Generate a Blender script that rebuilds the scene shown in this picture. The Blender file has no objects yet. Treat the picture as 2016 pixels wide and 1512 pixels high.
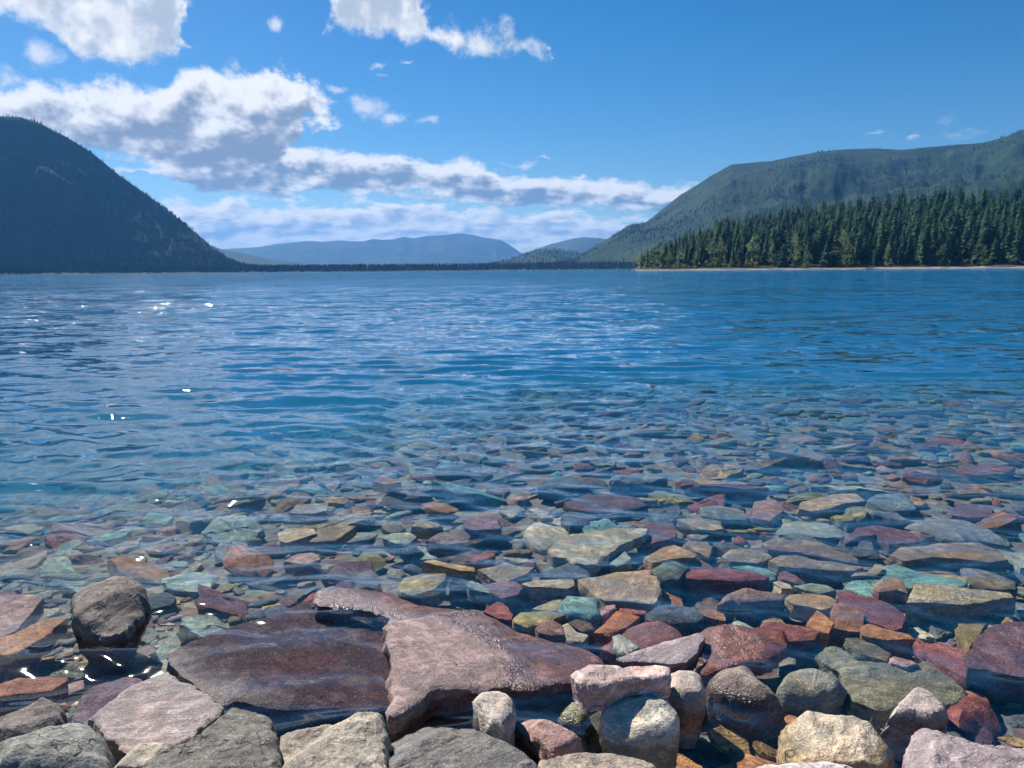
import bpy, bmesh, math, random
import numpy as np
from mathutils import Vector, Matrix
from mathutils.geometry import delaunay_2d_cdt

# ------------------------------------------------------------------ camera, sky, sun, exposure
SC = bpy.context.scene
COL = SC.collection
FPX, CXP, CYP = 1514.0, 1008.0, 756.0            # focal length and centre of the 2016 x 1512 photograph
CAM_H = 1.3
PITCH, ROLL = math.radians(8.43), math.radians(0.47)
_f = Vector((0, math.cos(PITCH), -math.sin(PITCH)))
_X = Vector((1, 0, 0)); _U = _X.cross(_f)
CR = _X * math.cos(ROLL) - _U * math.sin(ROLL)
CU = _X * math.sin(ROLL) + _U * math.cos(ROLL)
CF = _f
cam = bpy.data.objects.new('camera', bpy.data.cameras.new('camera'))
COL.objects.link(cam); SC.camera = cam
cam.matrix_world = Matrix(((CR.x, CU.x, -CF.x, 0), (CR.y, CU.y, -CF.y, 0), (CR.z, CU.z, -CF.z, CAM_H), (0, 0, 0, 1)))
cam.data.sensor_width = 36.0
cam.data.lens = 36.0 * FPX / 2016.0
cam.data.clip_start = 0.05
cam.data.clip_end = 80000.0

SUN_AZ, SUN_EL = math.radians(-35), math.radians(40)     # azimuth from straight ahead, to the left
SUN_DIR = Vector((math.sin(SUN_AZ) * math.cos(SUN_EL), math.cos(SUN_AZ) * math.cos(SUN_EL), math.sin(SUN_EL)))
sl = bpy.data.lights.new('sun', 'SUN'); sl.energy = 5.0; sl.angle = math.radians(0.53); sl.color = (1.0, 0.95, 0.87)
so = bpy.data.objects.new('sun', sl); COL.objects.link(so)
so.rotation_euler = (-SUN_DIR).to_track_quat('-Z', 'Y').to_euler()
SKY_STRENGTH = 0.060
SC.view_settings.view_transform = 'Standard'
SC.view_settings.look = 'None'
SC.view_settings.exposure = 0.70
SC.view_settings.gamma = 1.0
SC.view_settings.use_curve_mapping = False
SC.cycles.use_denoising = True
SC.cycles.max_bounces = 5
SC.cycles.diffuse_bounces = 1
SC.cycles.glossy_bounces = 2
SC.cycles.transmission_bounces = 2
SC.cycles.volume_bounces = 0
SC.cycles.transparent_max_bounces = 12
SC.cycles.caustics_reflective = False
SC.cycles.caustics_refractive = False
SC.cycles.sample_clamp_indirect = 6.0
SC.cycles.use_adaptive_sampling = True
SC.cycles.adaptive_threshold = 0.05


def ray(px, py):
    return CF + CR * ((px - CXP) / FPX) + CU * ((CYP - py) / FPX)


def at_z(px, py, z):
    d = ray(px, py); t = (z - CAM_H) / d.z
    return Vector((0, 0, CAM_H)) + d * t


def at_y(px, py, y):
    d = ray(px, py); t = y / d.y
    return Vector((0, 0, CAM_H)) + d * t


def azel(px, py):
    d = ray(px, py).normalized()
    return math.atan2(d.x, d.y), math.asin(d.z)


# ------------------------------------------------------------------ small node helpers
class NT:
    def __init__(self, tree):
        self.t = tree; self.n = tree.nodes; self.l = tree.links

    def node(self, typ, **kw):
        n = self.n.new(typ)
        for k, v in kw.items():
            setattr(n, k, v)
        return n

    def put(self, sock, v):
        if v is None:
            return
        if isinstance(v, bpy.types.NodeSocket):
            self.l.new(v, sock)
        else:
            sock.default_value = v

    def m(self, op, a, b=None, c=None, clamp=False):
        n = self.node('ShaderNodeMath', operation=op, use_clamp=clamp)
        for i, v in enumerate((a, b, c)):
            self.put(n.inputs[i], v)
        return n.outputs[0]

    def v(self, op, a, b=None, out=0):
        n = self.node('ShaderNodeVectorMath', operation=op)
        self.put(n.inputs[0], a)
        if op == 'SCALE':
            self.put(n.inputs['Scale'], b)
        else:
            self.put(n.inputs[1], b)
        return n.outputs['Value'] if op in ('DOT_PRODUCT', 'LENGTH', 'DISTANCE') else n.outputs[0]

    def xyz(self, x, y, z):
        n = self.node('ShaderNodeCombineXYZ')
        for i, v in enumerate((x, y, z)):
            self.put(n.inputs[i], v)
        return n.outputs[0]

    def noise(self, vec, scale, detail=4.0, rough=0.55, dist=0.0, color=False, lac=2.0):
        n = self.node('ShaderNodeTexNoise')
        self.put(n.inputs['Vector'], vec)
        n.inputs['Scale'].default_value = scale; n.inputs['Detail'].default_value = detail
        n.inputs['Roughness'].default_value = rough; n.inputs['Distortion'].default_value = dist
        n.inputs['Lacunarity'].default_value = lac
        return n.outputs['Color'] if color else n.outputs[0]

    def smooth(self, x, a, b, lo=0.0, hi=1.0):
        n = self.node('ShaderNodeMapRange', interpolation_type='SMOOTHSTEP')
        self.put(n.inputs['Value'], x)
        for k, v in (('From Min', a), ('From Max', b), ('To Min', lo), ('To Max', hi)):
            self.put(n.inputs[k], v)
        return n.outputs[0]

    def lin(self, x, a, b, lo=0.0, hi=1.0):
        n = self.node('ShaderNodeMapRange')
        self.put(n.inputs['Value'], x)
        for k, v in (('From Min', a), ('From Max', b), ('To Min', lo), ('To Max', hi)):
            self.put(n.inputs[k], v)
        return n.outputs[0]

    def mix(self, f, a, b, blend='MIX'):
        n = self.node('ShaderNodeMix', data_type='RGBA', blend_type=blend)
        n.clamp_factor = True
        self.put(n.inputs[0], f); self.put(n.inputs[6], a); self.put(n.inputs[7], b)
        return n.outputs[2]

    def curve(self, x, pts):
        n = self.node('ShaderNodeFloatCurve')
        c = n.mapping.curves[0]
        pts = sorted(pts)
        while len(c.points) < len(pts):
            c.points.new(0.5, 0.5)
        for p, (a, b) in zip(c.points, pts):
            p.location = (a, b); p.handle_type = 'VECTOR'
        n.mapping.update()
        self.put(n.inputs['Value'], x)
        return n.outputs[0]


def rgb(c):
    return (c[0], c[1], c[2], 1.0)


# ------------------------------------------------------------------ world: clear blue sky with cumulus
def build_world():
    w = bpy.data.worlds.new('World'); SC.world = w; w.use_nodes = True
    T = NT(w.node_tree); T.n.clear()
    out = T.node('ShaderNodeOutputWorld')
    sky = T.node('ShaderNodeTexSky', sky_type='NISHITA')
    sky.sun_disc = False; sky.sun_elevation = SUN_EL; sky.sun_rotation = SUN_AZ
    sky.altitude = 900.0; sky.air_density = 1.0; sky.dust_density = 0.3; sky.ozone_density = 3.0
    hs = T.node('ShaderNodeHueSaturation')
    hs.inputs['Saturation'].default_value = 1.42; hs.inputs['Value'].default_value = 0.98
    T.l.new(sky.outputs[0], hs.inputs['Color'])
    bg = T.node('ShaderNodeBackground'); bg.inputs[1].default_value = SKY_STRENGTH
    T.l.new(hs.outputs[0], bg.inputs[0])

    d = T.node('ShaderNodeTexCoord').outputs['Generated']
    sx = T.node('ShaderNodeSeparateXYZ'); T.l.new(d, sx.inputs[0])
    u = T.m('ARCTAN2', sx.outputs[0], sx.outputs[1])
    v = T.m('ARCSINE', sx.outputs[2])
    un = T.m('MULTIPLY_ADD', u, 1 / (2 * math.pi), 0.5)
    p = T.xyz(u, v, 0.0)

    # one warp and two billow noises are shared by all cloud layers
    vq = T.m('MULTIPLY', T.m('LOGARITHM', T.m('MAXIMUM', T.m('ADD', v, 0.045), 0.01), 2.718), 3.2)
    wq = T.xyz(T.m('MULTIPLY', u, 13.0), T.m('MULTIPLY', vq, 1.25), 0.3)
    wc = T.v('SUBTRACT', T.noise(wq, 1.0, 7.0, 0.62, color=True), (0.5, 0.5, 0.5))
    depth = T.smooth(v, 0.0, 0.30, 0.30, 1.0)
    ws = T.node('ShaderNodeSeparateXYZ'); T.l.new(wc, ws.inputs[0])
    un2 = T.m('MULTIPLY_ADD', T.m('MULTIPLY', ws.outputs[0], depth), 0.105 / 6.283, un)
    un2 = T.m('MULTIPLY_ADD', ws.outputs[0], 0.04 / 6.283, un2)
    v2 = T.m('MULTIPLY_ADD', T.m('MULTIPLY', ws.outputs[1], depth), 0.115, v)
    un3 = T.m('MULTIPLY_ADD', ws.outputs[0], 0.085 / 6.283, un)
    v3 = T.m('MULTIPLY_ADD', ws.outputs[1], 0.070, v)
    q1 = T.xyz(T.m('MULTIPLY', u, 21.0), T.m('MULTIPLY', vq, 1.9), 4.7)
    big = T.noise(q1, 1.0, 6.0, 0.64)
    lit = T.noise(T.v('ADD', q1, (-0.20, 0.24, 0.0)), 1.0, 3.0, 0.55)
    n0 = T.m('SUBTRACT', big, 0.5)
    rel = T.m('SUBTRACT', big, lit)

    def conv(pts):
        r = []
        for x, y in pts:
            a, e = azel(x, y)
            r.append((a / (2 * math.pi) + 0.5, e + 0.2))
        return r

    def layer(top, base, extra_top, extra_base, amp, soft, dark=(0.20, 0.30, 0.50), lite=(0.95, 0.95, 0.96), crisp=0.46, hk=0.85, lift=0.0, wob=1.0):
        uu, vv = (un2, v2) if wob == 1.0 else (un3, v3)
        tp = T.m('SUBTRACT', T.curve(uu, conv(top) + extra_top), 0.2)
        bs = T.m('SUBTRACT', T.curve(uu, conv(base) + extra_base), 0.2)
        e1 = T.m('SUBTRACT', vv, bs); e2 = T.m('SUBTRACT', tp, vv)
        e = T.m('MINIMUM', T.m('MULTIPLY', e1, 1.5), e2)
        e = T.m('MINIMUM', T.m('DIVIDE', e, soft), 1.0)
        D = T.m('MULTIPLY_ADD', n0, amp, e)
        alpha = T.smooth(D, -0.10, crisp)
        h = T.m('DIVIDE', e1, T.m('MAXIMUM', T.m('SUBTRACT', tp, bs), 0.004))
        s = T.m('MULTIPLY_ADD', rel, 3.4, T.m('MULTIPLY_ADD', h, hk, T.m('MULTIPLY_ADD', n0, -1.0, lift)))
        s = T.m('MULTIPLY_ADD', T.smooth(D, 0.95, 0.10), 0.50, s)
        shade = T.smooth(s, 0.12, 1.16)
        return alpha, T.mix(shade, rgb(dark), rgb(lite))

    A1, C1 = layer(  # cloud tops extended above the view, added for pale reflections on the water
        [(-620, 120), (-520, -700), (0, -600), (200, -520), (290, -320), (345, 10), (375, 80), (392, 140), (600, 100), (632, 40), (660, -20), (700, -300), (780, -260), (825, 8), (870, 34), (930, 58), (960, 70), (1010, 58), (1040, 76), (1080, 104), (1095, 130), (1140, 300), (2100, 300), (2500, 100)],
        [(-620, 60), (-520, -40), (0, 46), (60, 28), (105, 50), (128, 112), (160, 140), (230, 116), (300, 108), (375, 84), (392, 90), (600, 40), (632, 50), (680, 74), (760, 78), (830, 88), (880, 102), (930, 120), (1000, 116), (1080, 113), (1095, 112), (1140, 100), (2100, 150), (2500, 150)],
        [(0.0, 0.5), (1.0, 0.5)], [(0.0, 0.6), (1.0, 0.6)], 2.2, 0.050, dark=(0.46, 0.53, 0.64), lite=(0.97, 0.97, 0.97), hk=0.10, lift=0.42, crisp=0.6, wob=0.6)
    A2, C2 = layer(
        [(-400, 140), (0, 160), (50, 156), (100, 162), (135, 158), (160, 182), (190, 162), (240, 156), (330, 150), (420, 142), (480, 130), (530, 122), (560, 124), (590, 165), (625, 185), (675, 212), (700, 260), (760, 360), (2100, 400), (2400, 220)],
        [(-400, 250), (0, 232), (60, 245), (110, 250), (140, 250), (150, 290), (220, 320), (320, 352), (430, 372), (520, 350), (570, 290), (600, 240), (675, 236), (700, 236), (760, 240), (2100, 300), (2400, 300)],
        [(0.0, 0.38), (1.0, 0.38)], [(0.0, 0.31), (1.0, 0.31)], 1.15, 0.045, dark=(0.25, 0.31, 0.42), hk=1.05, crisp=0.32)
    A3, C3 = layer(
        [(-500, 300), (250, 345), (330, 330), (430, 302), (470, 286), (560, 280), (620, 288), (700, 296), (750, 298), (850, 310), (950, 320), (1000, 336), (1040, 348), (1100, 356), (1170, 346), (1220, 358), (1260, 368), (1310, 356), (1350, 358), (1380, 395), (1500, 480), (2100, 500), (2600, 420)],
        [(-500, 350), (250, 352), (330, 352), (400, 370), (500, 384), (590, 386), (680, 376), (780, 380), (850, 390), (950, 400), (1060, 408), (1180, 414), (1290, 420), (1350, 414), (1380, 410), (1500, 440), (2100, 440), (2600, 440)],
        [(0.0, 0.29), (1.0, 0.29)], [(0.0, 0.25), (1.0, 0.25)], 0.90, 0.026, dark=(0.23, 0.30, 0.42), hk=1.1, crisp=0.32)
    A4, C4 = layer(
        [(-500, 400), (200, 400), (310, 388), (360, 384), (430, 388), (520, 396), (600, 386), (700, 390), (760, 400), (860, 394), (950, 406), (1060, 416), (1110, 402), (1170, 416), (1240, 420), (1290, 436), (1400, 470), (2100, 480), (2600, 430)],
        [(-500, 520), (300, 500), (1300, 495), (1400, 520), (2100, 520), (2600, 520)],
        [(0.0, 0.27), (1.0, 0.27)], [(0.0, 0.205), (1.0, 0.205)], 3.6, 0.030, dark=(0.40, 0.50, 0.66), lite=(1.05, 1.03, 0.98), crisp=0.6, hk=0.0, lift=0.66)
    # thin wisps here and there in the open blue
    wn = big
    spots = None
    pw = T.v('ADD', p, T.v('MULTIPLY', wc, (0.06, 0.05, 0.0)))
    for (x, y, rx, ry, g) in ((70, 108, 40, 30, 1.0), (542, 40, 22, 22, 0.8), (715, 212, 48, 28, 0.95), (775, 232, 34, 14, 0.9), (848, 240, 34, 13, 0.85), (740, 130, 26, 9, 0.7), (788, 127, 26, 8, 0.7), (668, 172, 30, 9, 0.7), (742, 152, 22, 10, 0.6),
                              (1020, 325, 50, 11, 0.75), (1076, 312, 30, 8, 0.75), (1712, 254, 34, 9, 0.55), (1805, 265, 20, 8, 0.75), (1880, 262, 60, 14, 0.5), (1865, 240, 20, 22, 0.35), (0, 150, 22, 28, 0.8), (340, -2, 40, 18, 0.7), (20, 150, 20, 14, 0.6), (2500, 60, 120, 30, 0.8), (-500, 60, 150, 60, 0.9)):
        a, e = azel(x, y); ra, re = rx / FPX, ry / FPX
        dv = T.v('MULTIPLY', T.v('SUBTRACT', pw, (a, e, 0)), (1 / ra, 1 / re, 0))
        s = T.m('MULTIPLY_ADD', T.v('LENGTH', dv), -g, g)
        spots = s if spots is None else T.m('MAXIMUM', spots, s)
    wd = T.m('MULTIPLY_ADD', T.m('SUBTRACT', wn, 0.5), 1.8, spots)
    wa = T.smooth(wd, 0.10, 0.85, 0.0, 0.8)

    def lay(a, col, under):
        b = T.node('ShaderNodeBackground'); T.put(b.inputs[0], col); b.inputs[1].default_value = 0.68
        mx = T.node('ShaderNodeMixShader'); T.put(mx.inputs[0], a)
        T.l.new(under, mx.inputs[1]); T.l.new(b.outputs[0], mx.inputs[2])
        return mx.outputs[0]
    above = T.smooth(v, -0.02, 0.0)
    s = lay(T.m('MULTIPLY', wa, above), rgb((0.82, 0.85, 0.92)), bg.outputs[0])
    s = lay(T.m('MULTIPLY', A4, above), C4, s)
    s = lay(T.m('MULTIPLY', A3, above), C3, s)
    s = lay(T.m('MULTIPLY', A2, above), C2, s)
    s = lay(T.m('MULTIPLY', A1, above), C1, s)
    T.l.new(s, out.inputs[0])
    w.cycles.sampling_method = 'MANUAL'; w.cycles.sample_map_resolution = 512


build_world()

# ------------------------------------------------------------------ numpy noise
rng = np.random.default_rng(11)
random.seed(5)
_perm = rng.permutation(4096)
_val = rng.random(4096) * 2 - 1


def _h(ix, iy, iz):
    return _val[(_perm[(_perm[(ix % 4096)] + iy) % 4096] + iz) % 4096]


def vnoise(p):
    p = np.asarray(p, float)
    i = np.floor(p).astype(np.int64); f = p - i
    f = f * f * f * (f * (f * 6 - 15) + 10)
    x, y, z = i[..., 0], i[..., 1], i[..., 2]
    fx, fy, fz = f[..., 0], f[..., 1], f[..., 2]
    def L(a, b, t): return a + (b - a) * t
    a = L(L(_h(x, y, z), _h(x + 1, y, z), fx), L(_h(x, y + 1, z), _h(x + 1, y + 1, z), fx), fy)
    b = L(L(_h(x, y, z + 1), _h(x + 1, y, z + 1), fx), L(_h(x, y + 1, z + 1), _h(x + 1, y + 1, z + 1), fx), fy)
    return L(a, b, fz)


def fbm(p, octaves=4, gain=0.5, ridged=False):
    p = np.asarray(p, float); s = 0; a = 1.0; n = 0
    for o in range(octaves):
        k = vnoise(p * (2.03 ** o) + o * 17.3)
        if ridged:
            k = 1 - 2 * np.abs(k)
        s = s + a * k; n += a; a *= gain
    return s / n


# ------------------------------------------------------------------ object helpers
def tag(o, label=None, cat=None, group=None, kind=None):
    if label: o['label'] = label
    if cat: o['category'] = cat
    if group: o['group'] = group
    if kind: o['kind'] = kind
    return o


def link(name, me, mat=None, parent=None):
    if mat is not None:
        me.materials.append(mat)
    o = bpy.data.objects.new(name, me); COL.objects.link(o)
    if parent is not None:
        o.parent = parent
    return o


def mesh_np(name, verts, faces, smooth=True):
    """faces: (n,3) or (n,4) int array"""
    me = bpy.data.meshes.new(name)
    verts = np.asarray(verts, np.float32); faces = np.asarray(faces, np.int32)
    k = faces.shape[1]; n = len(faces)
    me.vertices.add(len(verts)); me.vertices.foreach_set('co', verts.ravel())
    me.loops.add(n * k); me.loops.foreach_set('vertex_index', faces.ravel())
    me.polygons.add(n)
    me.polygons.foreach_set('loop_start', np.arange(0, n * k, k, dtype=np.int32))
    me.update(calc_edges=True)
    me.polygons.foreach_set('use_smooth', np.full(n, smooth, dtype=bool))
    me.validate()
    return me


def grid_faces(ny, nx):
    i = np.arange(ny * nx).reshape(ny, nx)
    return np.stack([i[:-1, :-1], i[:-1, 1:], i[1:, 1:], i[1:, :-1]], -1).reshape(-1, 4)


def empty(name, loc, rz=0.0):
    o = bpy.data.objects.new(name, None); COL.objects.link(o)
    o.empty_display_size = 0.1
    o.location = loc; o.rotation_euler = (0, 0, rz)
    return o


# ------------------------------------------------------------------ materials
def new_mat(name):
    m = bpy.data.materials.new(name); m.use_nodes = True
    T = NT(m.node_tree); T.n.clear()
    out = T.node('ShaderNodeOutputMaterial')
    return m, T, out


def principled(T, out, col, rough=0.8, spec=0.3, normal=None):
    b = T.node('ShaderNodeBsdfPrincipled')
    T.put(b.inputs['Base Color'], col); T.put(b.inputs['Roughness'], rough)
    T.put(b.inputs['Specular IOR Level'], spec)
    if normal is not None:
        T.l.new(normal, b.inputs['Normal'])
    T.l.new(b.outputs[0], out.inputs[0])
    return b


def bump(T, h, strength, dist):
    n = T.node('ShaderNodeBump'); n.inputs['Strength'].default_value = strength
    n.inputs['Distance'].default_value = dist; T.l.new(h, n.inputs['Height'])
    return n.outputs[0]


def rock_material(name, grain=1.0, from_attr=False, dryish=True):
    m, T, out = new_mat(name)
    oi = T.node('ShaderNodeObjectInfo')
    geo = T.node('ShaderNodeNewGeometry')
    pos = geo.outputs['Position']
    if from_attr:
        at = T.node('ShaderNodeAttribute', attribute_name='tint'); base = at.outputs['Color']
        q = pos
    else:
        base = oi.outputs['Color']
        off = T.m('MULTIPLY', oi.outputs['Random'], 57.0)
        q = T.v('ADD', pos, T.xyz(off, T.m('MULTIPLY', off, 0.37), off))
    sz = T.node('ShaderNodeSeparateXYZ'); T.l.new(pos, sz.inputs[0]); z = sz.outputs[2]
    n1 = T.noise(q, 7.0 * grain, 4.0, 0.62, 0.6)
    n2 = T.noise(T.v('MULTIPLY', q, (1, 1, 2.4)), 22.0 * grain, 5.0, 0.66)
    n3 = T.noise(q, 160.0 * grain, 2.0, 0.6)
    n4 = T.noise(T.v('ADD', q, (9, 4, 2)), 4.0 * grain, 3.0, 0.6, 1.0)
    dark = T.mix(1.0, base, (0.55, 0.54, 0.55, 1), 'MULTIPLY')
    lite = T.mix(0.07, T.mix(1.0, base, (1.50, 1.44, 1.36, 1), 'MULTIPLY'), (0.62, 0.57, 0.49, 1))
    c = T.mix(T.smooth(n1, 0.36, 0.66), dark, lite)
    c = T.mix(T.smooth(n2, 0.44, 0.60, 0.55, 0.0), c, base)
    rust = T.mix(1.0, base, (1.75, 1.10, 0.62, 1), 'MULTIPLY')
    c = T.mix(T.smooth(n4, 0.56, 0.70, 0.0, 0.55), c, rust)
    c = T.mix(T.smooth(n2, 0.58, 0.40, 0.0, 0.65), c, T.mix(1.0, dark, (0.75, 0.75, 0.78, 1), 'MULTIPLY'))
    c = T.mix(T.smooth(n3, 0.38, 0.60, 0.40, 0.0), c, (0.05, 0.05, 0.05, 1))
    c = T.mix(T.smooth(n3, 0.56, 0.70, 0.0, 0.22), c, (0.70, 0.66, 0.60, 1))
    # bedding bands and pale veins, each stone at its own angle
    if from_attr:
        band = n2
    else:
        an = T.m('MULTIPLY', oi.outputs['Random'], 6.283)
        sq = T.node('ShaderNodeSeparateXYZ'); T.l.new(q, sq.inputs[0])
        along = T.m('ADD', T.m('MULTIPLY', sq.outputs[0], T.m('COSINE', an)), T.m('MULTIPLY', sq.outputs[1], T.m('SINE', an)))
        along = T.m('MULTIPLY_ADD', sq.outputs[2], 1.6, along)
        band = T.noise(T.xyz(T.m('MULTIPLY', along, 42.0), T.m('MULTIPLY', sq.outputs[0], 3.5), T.m('MULTIPLY', sq.outputs[1], 3.5)), 1.0, 3.0, 0.6, 0.4)
    gb = T.smooth(n1, 0.35, 0.6, 0.15, 1.0)
    c = T.mix(T.m('MULTIPLY', T.smooth(band, 0.50, 0.36, 0.0, 0.55), gb), c, dark)
    c = T.mix(T.m('MULTIPLY', T.smooth(band, 0.54, 0.68, 0.0, 0.42), gb), c, lite)
    # fine dark cracks
    vr = T.node('ShaderNodeTexVoronoi', feature='DISTANCE_TO_EDGE')
    T.put(vr.inputs['Vector'], T.v('ADD', T.v('MULTIPLY', q, (1.0, 1.7, 2.0)), T.v('SCALE', T.noise(q, 6.0 * grain, 2.0, 0.6, color=True), 0.5)))
    vr.inputs['Scale'].default_value = 5.5 * grain
    crack = T.smooth(vr.outputs['Distance'], 0.0, 0.018)
    gate = T.smooth(n4, 0.5, 0.42)
    ck = T.m('MULTIPLY', T.m('SUBTRACT', 1.0, crack), gate)
    c = T.mix(T.m('MULTIPLY', ck, 0.7), c, (0.03, 0.028, 0.025, 1))
    # wet stone near and below the waterline
    zz = T.m('MULTIPLY_ADD', T.m('SUBTRACT', n1, 0.5), 0.03, z)
    wet = T.smooth(zz, 0.016, 0.004)
    dr = T.node('ShaderNodeHueSaturation'); dr.inputs['Saturation'].default_value = 0.72; dr.inputs['Value'].default_value = 1.42; T.l.new(c, dr.inputs['Color'])
    dust = T.mix(0.13, dr.outputs[0], (0.45, 0.39, 0.35, 1))
    cw = c
    c = dust
    sat = T.node('ShaderNodeHueSaturation'); sat.inputs['Saturation'].default_value = 1.02; sat.inputs['Value'].default_value = 0.92; T.l.new(cw, sat.inputs['Color'])
    c = T.mix(wet, c, sat.outputs[0])
    below = T.smooth(z, 0.0, -0.02)
    rough = T.m('MULTIPLY_ADD', wet, -0.62, 0.9)
    rough = T.m('MULTIPLY_ADD', below, 0.5, rough)
    spec = T.m('MULTIPLY_ADD', wet, 0.35, 0.2)
    spec = T.m('MULTIPLY_ADD', below, -0.5, spec)
    hgt = T.m('ADD', T.m('MULTIPLY_ADD', band, 0.45, n2), T.m('MULTIPLY', n3, T.m('MULTIPLY_ADD', wet, 0.25, 0.24)))
    hgt = T.m('SUBTRACT', hgt, T.m('MULTIPLY', ck, 0.35))
    principled(T, out, c, rough, spec, bump(T, hgt, 1.0, 0.010 / grain))
    return m


M_ROCK = rock_material('rock')
M_PEBBLE = rock_material('pebbles', 2.2, True)


def bed_material():
    m, T, out = new_mat('lake_bed')
    pos = T.node('ShaderNodeNewGeometry').outputs['Position']
    vo = T.node('ShaderNodeTexVoronoi'); T.put(vo.inputs['Vector'], pos); vo.inputs['Scale'].default_value = 16.0
    n = T.noise(pos, 3.0, 5.0, 0.6)
    rp = T.node('ShaderNodeValToRGB'); sv = T.node('ShaderNodeSeparateXYZ'); T.l.new(vo.outputs['Color'], sv.inputs[0]); T.l.new(sv.outputs[0], rp.inputs[0])
    rp.color_ramp.interpolation = 'CONSTANT'
    rp.color_ramp.elements[0].color = (0.12, 0.06, 0.06, 1); rp.color_ramp.elements[1].position = 0.85; rp.color_ramp.elements[1].color = (0.30, 0.25, 0.17, 1)
    for ps, cc in ((0.2, (0.12, 0.13, 0.13, 1)), (0.4, (0.20, 0.12, 0.08, 1)), (0.55, (0.14, 0.18, 0.15, 1)), (0.7, (0.17, 0.12, 0.14, 1))):
        rp.color_ramp.elements.new(ps).color = cc
    stones = rp.outputs[0]
    col = T.mix(0.6, T.mix(n, (0.10, 0.075, 0.06, 1), (0.22, 0.20, 0.15, 1)), stones)
    # pale silt takes over in the deeper water
    sz = T.node('ShaderNodeSeparateXYZ'); T.l.new(pos, sz.inputs[0])
    silt = T.smooth(sz.outputs[2], -1.2, -3.0)
    col = T.mix(silt, col, T.mix(T.noise(pos, 0.35, 4.0, 0.6), (0.13, 0.19, 0.18, 1), (0.24, 0.29, 0.25, 1)))
    principled(T, out, col, 0.95, 0.05, bump(T, vo.outputs['Distance'], 0.8, 0.02))
    return m


def hill_material(name, c1, c2, c3, scale, thresholds=(0.42, 0.6)):
    m, T, out = new_mat(name)
    pos = T.node('ShaderNodeNewGeometry').outputs['Position']
    n1 = T.noise(pos, scale, 8.0, 0.62, 0.4)
    n2 = T.noise(pos, scale * 9, 6.0, 0.65)
    c = T.mix(T.smooth(n1, *thresholds), rgb(c1), rgb(c2))
    c = T.mix(T.smooth(n2, 0.42, 0.62, 0.0, 0.75), c, rgb(c3))
    principled(T, out, c, 0.95, 0.1, bump(T, n2, 0.8, 4.0))
    return m


def leaf_material(name, c1, c2, scale=0.15, trans=0.25, per_object=True):
    m, T, out = new_mat(name)
    pos = T.node('ShaderNodeNewGeometry').outputs['Position']
    n = T.noise(pos, scale, 3.0, 0.6)
    f = T.smooth(n, 0.35, 0.65)
    if per_object:
        r = T.node('ShaderNodeObjectInfo').outputs['Random']
        f = T.m('ADD', T.m('MULTIPLY', f, 0.40), T.m('MULTIPLY', r, 0.60))
    c = T.mix(f, rgb(c1), rgb(c2))
    b = T.node('ShaderNodeBsdfPrincipled'); T.put(b.inputs['Base Color'], c)
    b.inputs['Roughness'].default_value = 0.75; b.inputs['Specular IOR Level'].default_value = 0.2
    tr = T.node('ShaderNodeBsdfTranslucent'); T.put(tr.inputs[0], c)
    mx = T.node('ShaderNodeMixShader'); mx.inputs[0].default_value = trans
    T.l.new(b.outputs[0], mx.inputs[1]); T.l.new(tr.outputs[0], mx.inputs[2]); T.l.new(mx.outputs[0], out.inputs[0])
    return m


def plain(name, c, rough=0.7, spec=0.3, var=0.25, scale=3.0):
    m, T, out = new_mat(name)
    pos = T.node('ShaderNodeTexCoord').outputs['Object']
    n = T.noise(pos, scale, 5.0, 0.6)
    col = T.mix(n, rgb([k * (1 - var) for k in c]), rgb([min(1, k * (1 + var)) for k in c]))
    principled(T, out, col, rough, spec)
    return m


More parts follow.
